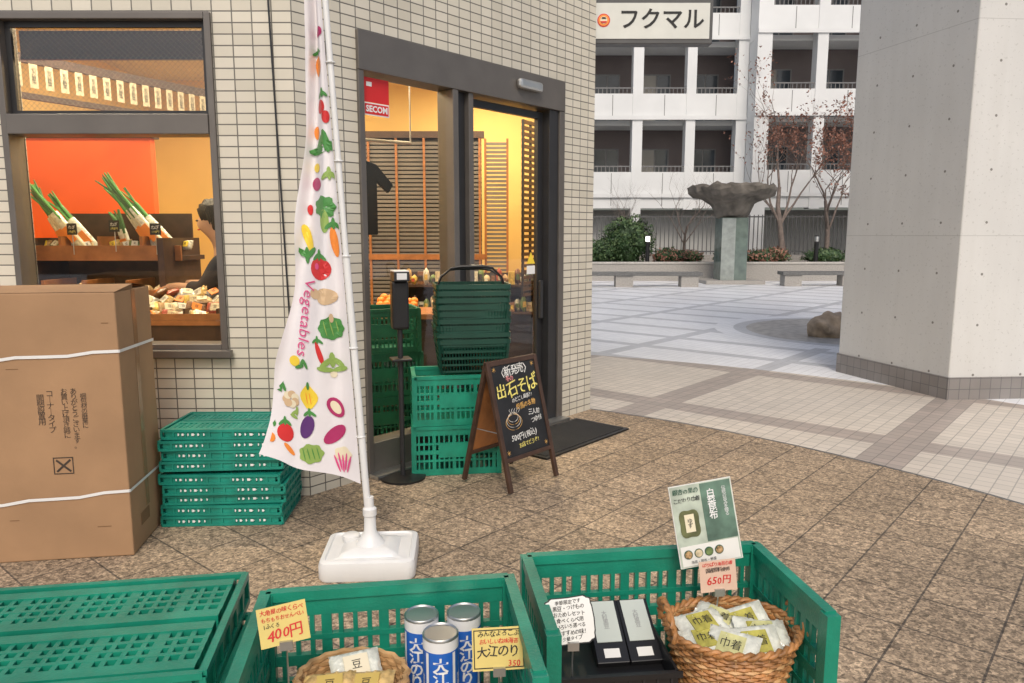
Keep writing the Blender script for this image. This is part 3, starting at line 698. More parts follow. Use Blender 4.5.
mb.vtext('お買い上げ頂き誠に',.031,inkf,F(-.245,.69)); mb.vtext('ありがとうございます。',.031,inkf,F(-.205,.665))
mb.vtext('梱包材の廃棄に',.028,inkf,F(-.165,.70)); mb.vtext('コーナータイプ',.034,inkf,F(-.305,.70))
mb.vtext('開梱設置用',.034,inkf,F(-.345,.71)) 
a0_=-.315; s_=.085
for a,b,c,d in ((a0_,a0_+s_,.485,.489),(a0_,a0_+s_,.41,.414),(a0_,a0_+.004,.414,.485),(a0_+s_-.004,a0_+s_,.414,.485)): mb.b2(a,b,-.002,-.001,c,d,inkf)
mb.add([(a0_+.01,-.0015,.425),(a0_+.016,-.0015,.418),(a0_+.076,-.0015,.473),(a0_+.070,-.0015,.48)],[(0,1,2,3)],inkf); mb.add([(a0_+.016,-.0019,.48),(a0_+.01,-.0019,.473),(a0_+.070,-.0019,.418),(a0_+.076,-.0019,.425)],[(0,1,2,3)],inkf)
mb.obj('printed_text',bx)
mb=MB(); mb.b2(.0005,.0015,.12,.24,.10,.16,cardd); mb.b2(.0005,.0018,.20,.25,.17,1.235,tapem); mb.obj('side_tape',bx)
mb=MB(); mb.b2(-W_+.10,-W_+.16,-.0018,-.0005,.0,1.235,tapem); mb.obj('front_tape',bx)
mb=MB()
for (x,z,w2,h2) in ((-.05,1.1,.03,.004),(-.45,.9,.05,.003),(-.12,.15,.06,.004),(-.5,.2,.04,.003)): mb.b2(x-w2/2,x+w2/2,-.0012,-.0004,z-h2/2,z+h2/2,cardd)
mb.obj('scuff_mark',bx)
# ------------------------------------------------------------------ flag
fl=root('advertising_flag',(-.645,3.21,.009),'tall white banner flag printed with vegetables on a weighted plastic base','banner flag')
def px(z): return -.05*z
mb=MB()
def rr_(w,d,r,n=6):
    pts=[]
    for cx,cy,a0 in ((w-r,d-r,0),(-w+r,d-r,90),(-w+r,-d+r,180),(w-r,-d+r,270)):
        for i in range(n+1):
            a=R(a0+90*i/n); pts.append((cx+r*math.cos(a),cy+r*math.sin(a)))
    return pts
lay=[(.205,0),(.21,.01),(.21,.065),(.205,.082),(.185,.088),(.18,.080),(.13,.080),(.12,.092),(.075,.105)]
vs=[];fs=[];n=28
for w,z in lay: vs+=[(p[0],p[1],z) for p in rr_(w,w*.86,w*.20)]
for i in range(len(lay)-1):
    for k in range(n): fs.append((i*n+k,i*n+(k+1)%n,(i+1)*n+(k+1)%n,(i+1)*n+k))
fs.append(tuple(range(n))[::-1]); fs.append(tuple((len(lay)-1)*n+k for k in range(n)))
mb.add(vs,fs,white); mb.obj('weighted_base',fl,rz=R(4),smooth=45)
mb=MB(); mb.lathe([(.07,.10),(.045,.13),(.028,.16),(.026,.23),(.031,.235),(.031,.265),(.020,.275),(.019,.32)],white,20); mb.obj('pole_socket',fl,smooth=40)
mb=MB(); mb.lathe([(.035,0),(.04,.008),(.04,.03),(.03,.036)],white,16,(-.10,.06,.085)); mb.obj('filler_cap',fl,smooth=40)
mb=MB(); mb.tube([(0,0,.11),(px(1.4),0,1.4)],.0155,white,14); mb.tube([(px(1.4),0,1.4),(px(2.85),0,2.85)],.0125,white,14); mb.obj('pole',fl,smooth=60)
def Wd(z):
    T_=[(.35,.49),(.5,.455),(.75,.37),(.95,.315),(1.2,.26),(1.45,.215),(1.9,.145),(2.3,.09),(2.7,.06)]
    for (a,b),(c,d) in zip(T_,T_[1:]):
        if a<=z<=c: return b+(d-b)*(z-a)/(c-a)
    return T_[0][1] if z<.35 else .05
def S(xo,z,off=0):
    w=Wd(z); u=xo/w
    sl=max(0,(z-.4))*.35
    y=.02*min(1,u*6)+xo*sl + .040*math.sin(u*7+z*1.6)*min(1,u*3)*(.4+.5*min(1,z)) + .03*math.sin(z*4)*u +.008*math.sin(u*15+z*5)*u - off
    return Vector((px(z)-.018-xo,y,z))
mb=MB(); vs=[];fs=[]; NU,NV=40,100
for j in range(NV+1):
    for i in range(NU+1):
        u=i/NU; z=.38+2.2*j/NV; xo=Wd(z)*u*(1+.05*math.sin(z*9)); z=z+ (.24*xo*(1-j/NV))
        vs.append(S(xo,z))
for j in range(NV):
    for i in range(NU): a=j*(NU+1)+i; fs.append((a,a+1,a+NU+2,a+NU+1))
mb.add(vs,fs,cloth); mb.obj('banner_cloth',fl,smooth=80,keepn=True)
mb=MB(); mb.tube([(px(2.6),0,2.6),(px(2.6)-.05,.3,2.62)],.005,white,8); mb.obj('cross_bar',fl)
for z in (.6,1.0,1.4,1.8,2.2,2.5):
    mb=MB(); mb.tube([(px(z)+.018*math.cos(a),.018*math.sin(a),z) for a in [k*math.pi/6 for k in range(13)]],.0035,white,5); mb.obj('banner_loop',fl)
mb=MB()
def shp(cx,cz,pts,mat,off=.004,ang=0):
    SC=1.2 if cz<1.12 else 1.45
    ca,sa=math.cos(ang),math.sin(ang)
    P_=[]
    for x,y in pts:
        zz=cz+(x*sa+y*ca)*SC; P_.append((min(max(.004,cx-(x*ca-y*sa)*SC),Wd(zz)*.96),zz))
    c=(cx,cz); n=len(P_)
    vs=[S(c[0],c[1],off)]+[S(c[0]+(p[0]-c[0])*.5,c[1]+(p[1]-c[1])*.5,off) for p in P_]+[S(p[0],p[1],off) for p in P_]
    fs=[(0,1+i,1+(i+1)%n) for i in range(n)]+[(1+i,1+n+i,1+n+(i+1)%n,1+(i+1)%n) for i in range(n)]
    mb.add(vs,fs,mat)
def el(a,b,n=18,pw=1,lob=0,k=5): 
    return [(a*math.cos(t)*(1+lob*math.cos(k*t)),b*math.sin(t)*(1+lob*math.cos(k*t))) for t in [2*math.pi*i/n for i in range(n)]]
def leafs(cx,cz,mat,s=.02,ang=0,n=3):
    for q in range(n):
        a=(q-(n-1)/2)*.9+ang; shp(cx+math.sin(a)*s*1.1,cz+math.cos(a)*s*1.1,el(s*.35,s,10),mat,.0052,-a)
def hatch(cx,cz,r,mat,n=3):
    for q in range(n): shp(cx+(q-(n-1)/2)*r*.6,cz,el(.0018,r*.75,8),mat,.006,.15)
shp(.05,2.03,el(.016,.02),cR); shp(.025,1.985,el(.014,.018),cR); leafs(.035,2.07,cG,.014)
shp(.05,2.20,el(.014,.03),cO); leafs(.05,2.25,cG,.012); shp(.03,2.33,el(.014,.014),cM)
leafs(.045,1.85,cG,.035,.2,4); shp(.09,1.93,el(.012,.02),cO); shp(.10,1.78,el(.014,.014),cY)
shp(.065,1.61,el(.036,.032,24,lob=.12,k=7),cG); shp(.068,1.55,el(.015,.035),cLG); shp(.105,1.71,el(.02,.02),cM); leafs(.03,1.73,cLG,.02)
shp(.165,1.475,el(.015,.045),cY,ang=.3); leafs(.175,1.43,cG,.026,3.1,3); shp(.15,1.60,el(.010,.016),cR)
shp(.03,1.46,el(.012,.045),cO,ang=.1); leafs(.03,1.52,cG,.018)
shp(.105,1.345,el(.036,.034),cR); leafs(.105,1.385,cG,.018,0,3); shp(.12,1.355,el(.008,.010),cPk,.006)
shp(.085,1.225,el(.032,.025,18,lob=.05,k=3),cT); shp(.14,1.235,el(.018,.016),cT)
shp(.075,1.085,el(.045,.042,30,lob=.07,k=8),cG); hatch(.075,1.085,.04,cLG); shp(.072,1.13,el(.006,.014),cT,.006)
shp(.135,.975,el(.010,.045),cR,ang=.25); leafs(.14,1.02,cG,.015)
shp(.27,.93,el(.022,.02),cY); leafs(.225,.90,cG,.02,.4,3)
leafs(.085,.91,cLG,.03,0,5); shp(.085,.878,el(.012,.014),cCr); 
shp(.205,.775,el(.036,.042,20,lob=.07,k=4),cY); shp(.205,.825,el(.007,.015),cG,.006); hatch(.205,.77,.03,cO,2)
for q in range(7):
    a=q*.9; shp(.30+.024*math.cos(a),.755+.022*math.sin(a),el(.017,.015,14),cCr if q%2 else cT,.0045+.0003*q)
leafs(.345,.79,cG,.022,.5,3)
shp(.09,.725,el(.028,.042),cM,ang=.5); shp(.09,.725,el(.016,.028),cCr,.0055,ang=.5)
shp(.338,.60,el(.036,.034),cR); leafs(.338,.635,cG,.018)
shp(.222,.64,el(.026,.046),cP,ang=-.4); leafs(.205,.69,cG,.017,0,3)
shp(.105,.60,el(.025,.052),cM,ang=-.9); leafs(.27,.685,cLG,.018,1.0,3)
shp(.215,.515,el(.044,.038,30,lob=.08,k=7),cLG); hatch(.215,.515,.034,cG,4)
shp(.075,.51,el(.034,.028,20,lob=.1,k=5),cCr); 
for q in range(5): shp(.05+.014*q,.465+.01*(q%2),el(.004,.035),cPk,.0055,ang=(q-2)*.15)
shp(.32,.53,el(.010,.03),cO,ang=.9); shp(.41,.575,el(.016,.018),cO); shp(.40,.64,el(.014,.014),cG)
mb.obj('vegetable_print',fl,keepn=True)
mb=MB(); ca,sa=math.cos(R(-101)),math.sin(R(-101))
mb.text('Vegetables',.082,cPk,fn=lambda x,y:S(max(.0,.198-(x*ca-y*sa)),1.125+(x*sa+y*ca),.008),bold=-.0004); mb.obj('lettering',fl,keepn=True)
# ------------------------------------------------------------------ display table and foreground crates
TH=R(8)
tb=root('display_table',(-.26,1.34,0),'low folding display table under the green crates','table',rz=TH)
mb=MB(); mb.b2(-.95,.92,-.22,.2,.39,.415,wood2); mb.obj('table_top',tb,bevel=.004)
for sx in(-.88,.85):
    for sy in(-.17,.15):
        mb=MB(); mb.tube([(sx,sy,.009),(sx,sy,.39)],.014,silver,10); mb.obj('leg',tb)
CZ=.416
crR=crate(.615,.38,.308,green,True,cardd).obj('produce_crate',loc=(.350,1.582,CZ),rz=R(7.3),label='green lattice crate with open front holding black tray and wicker basket',category='crate',group='green display crates on the table')
crM=crate(.565,.41,.31,green,True,cardd).obj('produce_crate',loc=(-.245,1.378,CZ),rz=R(8.6),label='green lattice crate with open front holding cans and a shallow basket',category='crate',group='green display crates on the table')
fm2=folded(.58,.40,.075,green); prev=None
for k in range(4):
    L=(-.872+[0,.0,.014,-.006][k],1.385+[0,.004,-.03,.008][k],CZ+k*.076)
    if prev is None: prev=fm2.obj('folded_crate',loc=L,rz=R(8.6),label='flat folded green lattice crate in a stack on the table',category='crate',group='folded green crates on the table')
    else: clone(prev,L,R(8.6+[0,1,-1.5,.5][k]))
def card(name,x,y,z,w,h,mat,lines,rz,tilt,lab,border=None,sl=.11,roll=0,shape=False):
    r=root(name,(x,y,z),lab,'price card',rz=rz,group='handwritten price cards')
    X=Matrix.Rotation(-tilt,4,'X')@Matrix.Rotation(roll,4,'Y')
    mb=MB()
    if shape:
        pts=[]
        for i in range(40):
            t=2*math.pi*i/40; c,s=math.cos(t),math.sin(t); k=1+.025*math.cos(10*t)
            pts.append((math.copysign(abs(c)**.35,c)*w/2*k,h/2+math.copysign(abs(s)**.35,s)*h/2*k))
        mb.prism(pts,-.0015,0,border,X@RX90); mb.prism([(p[0]*.95,h/2+(p[1]-h/2)*.95) for p in pts],0.0003,.0006,mat,X@RX90)
    else:
        mb.b2(-w/2,w/2,0,.0015,0,h,mat,X)
        if border:
            for a,b,c,d in((-w/2+.003,w/2-.003,h-.006,h-.004),(-w/2+.003,w/2-.003,.004,.006),(-w/2+.003,-w/2+.005,.006,h-.006),(w/2-.005,w/2-.003,.006,h-.006)): mb.b2(a,b,-.0006,-.0001,c,d,border,X)
    mb.obj('card',r)
    mb=MB()
    for t,s,zz,m,*xo in lines: mb.hand(t,s,m,X@up(xo[0] if xo else 0,-.0012,zz*h),s*.022)
    mb.obj('handwriting',r,keepn=True)
    mb=MB(); mb.tube([(0,.004,.0),(0,.012,-.05),(0,.01,-sl)],.002,silver,6); mb.b2(-.012,.012,-.004,.006,-.012,.006,silver); mb.lathe([(.02,-sl-.01),(.02,-sl-.002),(.004,-sl+.002)],silver,16,(0,.01,0)); mb.obj('clip_stand',r)
    return r
card('price_card',-.434,1.325,.722,.092,.074,yellowc,[('大角屋の味くらべ',.0110,.86,redm),('もちもちおせんべい',.0095,.68,redm),('1ふくろ',.0095,.52,ink,-.022),('400円',.025,.27,redm)],R(14),R(18),'yellow handwritten price card reading 400 yen',sl=.25,roll=R(-7))
card('price_card',-.025,1.36,.645,.106,.081,yellowc,[('みんなよろこぶ',.0128,.85,ink),('おいしいね味海苔',.0105,.67,redm),('大江のり',.023,.42,ink,-.002),('350',.015,.15,redm,.03)],R(6),R(20),'yellow handwritten price card with black border for canned seaweed',border=ink,sl=.17)
card('price_card',.128,1.44,.652,.104,.096,paper,[('季節限定です',.010,.88,ink),('黒豆・つけもの',.0105,.76,ink),('おためしセット',.0105,.63,ink),('食べくらべ用',.0105,.50,ink),('いろいろ選べる',.0098,.38,ink),('おすすめの味!',.0105,.25,ink),('少量タイプ',.009,.13,ink)],R(4),R(28),'white handwritten card with scalloped dark border above the tray',border=ink,sl=.19,roll=R(-5),shape=True)
ps=root('product_poster',(.490,1.70,.690),'small muted green product poster on a stand behind the basket','poster',rz=R(6))
X=Matrix.Rotation(R(-10),4,'X')@Matrix.Rotation(R(-8),4,'Y')
mb=MB(); w,h=.158,.20
mb.b2(-w/2,w/2,0,.003,.02,.02+h,paper,X); mb.obj('poster_board',ps)
mb=MB(); e_=-.0006
def rect(a,b,c,d,m,o=0): mb.b2(a,b,e_-.0004-o,e_+.0004-o,c,d,m,X)
sage=C('sage green print',(.48,.54,.44),var=.3,scale=18); mgr=C('muted green print',(.11,.19,.14),var=.5,scale=18)
rect(-w/2+.002,w/2-.002,.022,.02+h-.002,sage)
rect(-.002,w/2-.004,.075,.02+h-.004,mgr,.001)
rect(-w/2+.006,w/2-.006,.024,.072,paper,.001)
mb.prism([(-.040+.027*math.cos(t)*(1-.12*math.cos(4*t)),.036*math.sin(t)*(1-.12*math.cos(4*t))) for t in [k*math.pi/16 for k in range(32)]],0,.001,C('package dark',(.12,.13,.05),var=.3,scale=40),X@up(0,e_-.001,.125))
rect(-.052,-.028,.105,.148,cCr,.003); 
mb.vtext('ゆず',.014,ink,X@up(-.040,e_-.005,.126))
mb.hand('銀杏の里の',.014,dkgreen,X@up(-.040,e_-.003,.203),.0003); mb.hand('こだわり巾着',.012,ink,X@up(-.040,e_-.003,.183),.0002)
mb.vtext('白菜昆布',.022,cW,X@up(.022,e_-.003,.162),bold=.0004); mb.vtext('伝統の旨みを贈る',.011,cW,X@up(.056,e_-.003,.165))
fd=C('food photo',(.35,.22,.10),var=.8,scale=160)
for i,cc in enumerate((fd,pm[1],pm[4],fd)):
    mb.prism([(-.056+.026*i+.011*math.cos(t),.011*math.sin(t)) for t in [k*math.pi/8 for k in range(16)]],0,.001,dkgreen,X@up(0,e_-.002,.052)); mb.prism([(-.056+.026*i+.009*math.cos(t),.009*math.sin(t)) for t in [k*math.pi/8 for k in range(16)]],0,.001,cc,X@up(0,e_-.0035,.052))
mb.text('海苔・昆布・野菜',.008,ink,X@up(-.02,e_-.003,.032))
mb.obj('poster_print',ps,keepn=True)
mb=MB(); mb.tube([(0,.008,.04),(0,.012,-.1),(0,.01,-.23)],.003,silver,6); mb.lathe([(.03,-.235),(.03,-.23),(.005,-.225)],silver,16,(0,.01,0)); mb.obj('poster_stand',ps)
card('price_card',.494,1.66,.660,.090,.074,pinkc,[('ぱりぱり海苔巾着',.0100,.87,redm),('国産原料使用',.0105,.69,ink),('650円',.023,.34,redm)],R(6),R(8),'pale pink handwritten price card reading 650 yen',sl=.205,roll=R(-4))
tr=root('display_tray',(.205,1.575,CZ+.040),'black plastic display tray holding slim boxes','tray',rz=R(6))
mb=MB(); w,d,h=.265,.27,.13
mb.b2(-w/2,w/2,-d/2,d/2,0,.006,black)
for sx in(-1,1): mb.b2(sx*w/2-.003,sx*w/2+.003,-d/2,d/2,.0,h,black)
for sy in(-1,1): mb.b2(-w/2+.003,w/2-.003,sy*d/2-.003,sy*d/2+.003,0,h-.001,black)
mb.b2(-w/2-.01,w/2+.01,-d/2-.01,-d/2-.0035,h-.012,h,black)
for q in range(9): mb.b2(-w/2+.01+q*.03,-w/2+.014+q*.03,-d/2-.006,-d/2-.0035,.01,h-.014,framed)
mb.b2(-w/2+.004,w/2-.004,-d/2+.004,d/2-.004,.08,.086,black)
mb.obj('tray_body',tr)
def slim(x,y,rz,lab):
    r=root('goods_box',(x,y,CZ+.140),lab,'boxed goods',rz=rz,rot=(R(-62),0,rz),group='slim boxes in the black tray')
    mb=MB(); mb.b2(-.037,.037,0,.045,0,.16,black); mb.obj('box_body',r,bevel=.002)
    mb=MB(); mb.b2(-.029,.029,-.002,-.0003,.05,.156,lidm); mb.vtext('大粒黒豆',.014,greyblob,up(0,-.0028,.105)); mb.b2(-.018,.018,-.0012,-.0003,.012,.034,paper); mb.obj('box_label',r)
slim(.228,1.53,R(6),'slim black box with pale grey-green label'); slim(.304,1.538,R(7),'slim black box with pale grey-green label')
# wicker basket
BX,BY,BZ,BH=.500,1.575,CZ+.050,.150
wb=root('wicker_basket',(BX,BY,BZ),'round brown woven wicker basket with two ear handles','basket',rz=R(5))
mb=MB(); rows=17
def rad(q): return .108+.036*q**.7
for k in range(rows):
    q=k/(rows-1); pts=[]
    for i in range(97):
        a=2*math.pi*i/96; r=rad(q)+.0035*math.cos(a*24+math.pi*(k%2)); pts.append((r*math.cos(a),r*math.sin(a)*.86,.006+(BH-.01)*q))
    mb.tube(pts,.0047,wick if k%4 else wick2,5,caps=False)
for i in range(24):
    a=2*math.pi*i/24; mb.tube([(rad(0)*math.cos(a),rad(0)*math.sin(a)*.86,0),(rad(.5)*math.cos(a),rad(.5)*.86*math.sin(a),BH/2),(rad(1)*math.cos(a),rad(1)*.86*math.sin(a),BH)],.003,wick2,5)
for k in range(2):
    pts=[]
    for i in range(121):
        a=2*math.pi*i/120; r=.148+.005*math.cos(a*20+k*math.pi); pts.append((r*math.cos(a),r*math.sin(a)*.86,BH+.003+.005*math.sin(a*20+k*math.pi)))
    mb.tube(pts,.0055,wick,6,caps=False)
mb.lathe([(.03,0),(.105,.001),(.105,.006),(.03,.007)],wick,24,sy=.86)
mb.obj('woven_body',wb,smooth=60)
for sx in(-1,1):
    mb=MB()
    for ph in(0,math.pi):
        pts=[]
        for i in range(31):
            t=math.pi*i/30; tw=t*8+ph; pts.append((sx*(.147+.012*math.sin(t)+.004*math.cos(tw)),.052*math.cos(t)+.003*math.sin(tw),BH+.068*math.sin(t)+.003*math.sin(tw)))
        mb.tube(pts,.0058,wick,6)
    mb.obj('handle',wb,smooth=60)
def packet(m1,m2,txt,th=.009):
    mb=MB(); vs=[];fs=[]; nx,ny=16,12
    for s in(1,-1):
        for j in range(ny+1):
            for i in range(nx+1):
                u=i/nx*2-1;v=j/ny*2-1; e=(1-u**4)**.5*(1-v**4)**.5 if abs(u)<1 and abs(v)<1 else 0
                vs.append((u*.045+.002*noise.noise(Vector((u*4,v*4,1))),v*.031,s*th*e+.005*noise.noise(Vector((u*6,v*6,s)))*(e>0)))
    q=(nx+1)*(ny+1)
    for s in range(2):
        for j in range(ny):
            for i in range(nx): a=s*q+j*(nx+1)+i; fs.append((a,a+1,a+nx+2,a+nx+1))
    mb.add(vs,fs,m1)
    mb.b2(-.022,.022,-.019,.019,th-.001,th+.0025,m2)
    mb.text(txt,.019,ink,Matrix.Translation((0,0,th+.0032)))
    return mb
pk=[]
pale=C('pale green gold label',(.58,.56,.26),.3,var=.2,scale=60)
for nm,a,b in (('rice_snack_packet',packw,pale),('rice_snack_packet',packw,olive)):
    pk.append(packet(a,b,'巾着',.007).obj(nm,loc=(0,0,-5),smooth=70,label='glossy clear packet with pale green-gold label in the wicker basket' if b is pale else 'glossy clear packet with olive label in the wicker basket',category='snack packet',group='snack packets in the wicker basket'))
rp=random.Random(12); first=[True,True]
for o in pk: o.scale=(1.3,1.35,1.3)
for i in range(18):
    a=rp.uniform(0,6.28) if i<11 else i*6.28/7; r=(.075*math.sqrt(rp.random())) if i<11 else .068
    i2=i%2; L=(BX+r*math.cos(a),BY+r*.8*math.sin(a),BZ+BH-.045+.040*(i/18))
    rot=(R(rp.uniform(5,38)),R(rp.uniform(-16,16)),rp.uniform(-.7,.7)+R(5))
    if first[i2]: pk[i2].location=L; pk[i2].rotation_euler=rot; first[i2]=False
    else: clone(pk[i2],L,rot=rot)
def can(x,y,z,lab,rot_):
    r=root('seaweed_can',(x,y,z),lab,'can',rz=R(rot_),group='seaweed cans in the crate')
    mb=MB(); mb.lathe([(.034,0),(.037,.003),(.037,.022)],cW,32); mb.lathe([(.037,.022),(.037,.165)],cB,32) ; mb.lathe([(.037,.165),(.037,.188)],cW,32)
    mb.obj('can_body',r,smooth=40)
    mb=MB(); mb.lathe([(.0375,.188),(.0375,.192),(.036,.194),(.033,.191)],silver,32); mb.obj('lid',r,smooth=40)
    mb=MB(); fn_=lambda x,y:Vector((.0382*math.sin(x/.0382),-.0382*math.cos(x/.0382),.095+y))
    mb.vtext('大江のり',.034,cW,fn=fn_,bold=.0008)
    for sx in (-1,1):
        mb.add([fn_(sx*.030+dx,dy) for dx,dy in((-.0035,-.068),(.0035,-.068),(.0035,.068),(-.0035,.068))],[(0,1,2,3)],cW)
        mb.vtext('味付海苔',.010,cW,fn=lambda x,y:fn_(x+sx*.044,y))
    mb.obj('can_print',r,keepn=True)
mb=MB(); mb.b2(-.1,.1,-.07,.07,0,.05,black); mb.obj('can_riser',loc=(-.155,1.475,CZ+.027),rz=R(8),label='low black box raising the cans in the crate',category='box')
zc=CZ+.078
can(-.148,1.43,zc,'blue and white seaweed can with vertical lettering',5); can(-.198,1.515,zc-.005,'blue and white seaweed can with vertical lettering',-12); can(-.106,1.525,zc-.005,'blue and white seaweed can with vertical lettering',14)
sb=root('shallow_basket',(-.325,1.395,CZ+.055),'shallow pale wicker tray with snack bags','basket')
mb=MB(); 
for k in range(12):
    q=k/11; pts=[]
    for i in range(73):
        a=2*math.pi*i/72; r=.09+.02*q+.003*math.cos(a*18+math.pi*(k%2)); pts.append((r*math.cos(a),r*math.sin(a)*.85,.005+.135*q))
    mb.tube(pts,.0068,wick2,5,caps=False)
mb.lathe([(.02,0),(.09,.001),(.095,.08),(.02,.09)],wick2,24,sy=.85); mb.obj('woven_body',sb,smooth=60)
bagm=C('tan snack bag',(.55,.38,.15),.12,var=.4,scale=70,bump=.5,bscale=60); goldl=C('gold label',(.62,.45,.12),.3,var=.2)
def bag(x,y,z,rot,lab,m,l=None):
    b=packet(m,l or goldl,'豆').obj('snack_bag',loc=(x,y,z),rot=rot,smooth=60,label=lab,category='snack bag',group='snack bags in the shallow basket'); b.scale=(1.15,1.15,1.4)
bag(-.365,1.37,CZ+.182,(R(25),0,.2),'tan snack bag with gold label',bagm); bag(-.29,1.375,CZ+.182,(R(25),R(-8),-.1),'tan snack bag with gold label',bagm); bag(-.325,1.43,CZ+.190,(R(35),0,.4),'clear snack bag with cream label',packw,cCr); bag(-.43,1.33,CZ+.13,(R(35),0,.3),'tan snack bag with gold label',bagm)
# ------------------------------------------------------------------ shop interior
fr=root('painted_partition',(-3.6,6.2,.03),'bright orange painted partition wall','partition')
mb=MB(); mb.b2(-.85,.65,0,.08,0,2.25,orangew); mb.obj('partition_panel',fr)
mb=MB(); mb.b2(-.88,.68,-.02,.1,2.25,2.31,dwood); mb.obj('cap_rail',fr)
hs0=None; ba=math.atan2(2.3,1.3)
for i in range(30):
    q=i/29; L=(-3.6+1.5*q,4.75+2.65*q,2.66)
    if hs0 is None:
        hs0=root('menu_slip',L,'narrow white paper slip with vertical handwriting hung indoors','paper slip',rz=ba,group='paper slips along the beam')
        mb=MB(); mb.b2(-.028,.028,0,.002,-.16,0,dpaper); mb.obj('slip',hs0)
        mb=MB(); mb.vtext('旬の野菜',.032,ink,up(0,-.002,-.08)); mb.obj('handwriting',hs0)
    else: clone(hs0,L)
mb=MB(); mb.b2(-.1,3.1,-.02,.02,0,.06,dwood); mb.b2(-.1,3.1,-.02,.02,-.24,-.20,dwood); mb.obj('hanging_beam',loc=(-3.65,4.72,2.665),rz=ba,label='dark wooden beam carrying paper slips indoors',category='beam')
sh=root('produce_shelf',(-2.62,5.15,.03),'dark wooden tiered shelf carrying leeks and packed vegetables','shelf')
for z,y in ((1.30,.0),(1.02,-.22)):
    mb=MB(); mb.b2(-.75,.42,y-.18,y+.18,z,z+.03,dwood); mb.b2(-.75,.42,y-.20,y-.182,z,z+.10,wood)
    for q in (-.4,-.14,.14): mb.b2(q,q+.02,y-.18,y+.18,z+.03,z+.16,wood)
    mb.obj('tier',sh)
for xx in(-.58,.36):
    mb=MB(); mb.b2(xx-.02,xx+.02,-.36,.2,0,1.45,dwood); mb.obj('side_panel',sh)
mb=MB(); mb.b2(-.56,.34,.185,.2,0.2,1.62,dwood); mb.obj('back_panel',sh)
def leek(x,y,z,lean,lab,n=7,L=.62):
    r=root('leek_bundle',(x,y,z),lab,'vegetables',rot=(0,lean,0),group='leek bundles on the shelf')
    mb=MB(); r_=random.Random(int(x*100))
    for i in range(n):
        dx=r_.uniform(-.02,.02); dy=r_.uniform(-.02,.02)
        mb.tube([(dx,dy,0),(dx,dy,L*.5)],[.009,.009],wleek,6)
        mb.tube([(dx,dy,L*.5),(dx+r_.uniform(-.01,.01),dy,L*.78),(dx*1.6+r_.uniform(-.03,.03),dy,L)],[.009,.009,.004],(dleek,cG)[i%2],6)
    mb.obj('leek_stalks',r)
    mb=MB(); mb.lathe([(.028,L*.12),(.031,L*.2),(.032,L*.5),(.030,L*.6)],packw,14,sy=.8); mb.b2(-.022,.022,-.034,-.03,L*.22,L*.40,cO); mb.obj('wrapper',r,smooth=60)
for i,(x,y,a,L) in enumerate(((-2.86,5.06,-38,.62),(-2.93,5.10,-34,.58),(-3.0,5.14,-30,.52),(-2.80,5.12,-40,.55),(-2.30,5.06,-40,.70),(-2.37,5.10,-36,.66),(-2.44,5.16,-32,.58),(-2.26,5.14,-42,.6))):
    leek(x,y,1.35,R(a),'slim wrapped leeks leaning diagonally out of the shelf',6,L)
leek(-2.66,5.2,1.34,R(-15),'short wrapped greens standing on the shelf',7,.34)
r_=random.Random(5)
for i in range(26):
    L=(-3.2+.08*(i%13)+r_.uniform(-.02,.02),5.0+.10*(i//13),1.36+.04*(i//13))
    m=[pm[4],bagm,pm[1],dleek,pm[0],packw,olive][(i*3)%7]
    b=packet(m,[cW,cY,cW][i%3],'菜').obj('vegetable_pack',loc=(L[0],L[1],L[2]+.03),rot=(R(60+r_.uniform(-15,15)),R(r_.uniform(-20,20)),r_.uniform(-.4,.4)),smooth=60,label='packed vegetables with small white label',category='vegetables',group='vegetable packs on the shelf'); b.scale=(.9,1.1,2.0)
for i in range(14):
    L=(-3.1+.08*i if i<12 else -2.25,4.83,1.10+r_.uniform(-.01,.01))
    m=[pm[1],cO,pm[4],pm[0],cLG][(i*2)%5]
    mb=MB(); mb.ell((0,0,.03),(.045,.035,.05),m,10,7,.4,seed=i); mb.obj('vegetable_pack',loc=L,rot=(0,R(r_.uniform(-30,30)),0),smooth=60,label='packed produce on the lower shelf',category='vegetables',group='vegetable packs on the shelf')
for i,(x,z) in enumerate(((-2.9,1.50),(-2.62,1.52),(-2.35,1.50))):
    r=root('produce_card',(x,4.93,z),'small dark handwritten card standing among vegetables','price card',rz=.1*(i-1),group='produce cards on the shelf')
    mb=MB(); mb.b2(-.035,.035,0,.002,0,.075,black); mb.obj('card',r)
    mb=MB(); mb.hand('ねぎ',.026,cwh,up(0,-.002,.048)); mb.hand('198円',.019,cye,up(0,-.002,.02)); mb.obj('handwriting',r,keepn=True)
    mb=MB(); mb.tube([(0,.004,0),(0,.004,-.13)],.003,silver,6); mb.obj('card_pin',r)
wc=root('window_counter',(-1.98,4.62,.03),'wooden counter inside the window with baked snacks','counter')
mb=MB(); mb.b2(-.42,.35,-.2,.2,.93,.96,wood); mb.b2(-.40,.33,-.18,.18,0,.93,dwood)
for q in (-.25,0,.2): mb.b2(q,q+.015,-.19,.19,.961,1.03,dwood)
mb.b2(-.42,.35,-.2,-.185,.961,1.0,wood); mb.obj('counter_body',wc)
for i in range(24):
    m=[pm[0],bagm,pm[2],pm[5],packw,pm[1],pm[6],pm[3]][(i*5)%8]
    b=packet(m,[cCr,pm[7],cO,pm[1]][i%4],'豆').obj('bread_bag',loc=(-2.33+.088*(i%6)+r_.uniform(-.03,.03)+.03*(i//6),4.49+.075*(i//6),1.01+.040*(i//6)),rot=(R(r_.uniform(10,60)),R(r_.uniform(-25,25)),r_.uniform(-1.2,1.2)),smooth=60,label='bagged baked snack on the counter',category='snack bag',group='bagged snacks on the counter'); b.scale=(1.3,1.3,2.0)
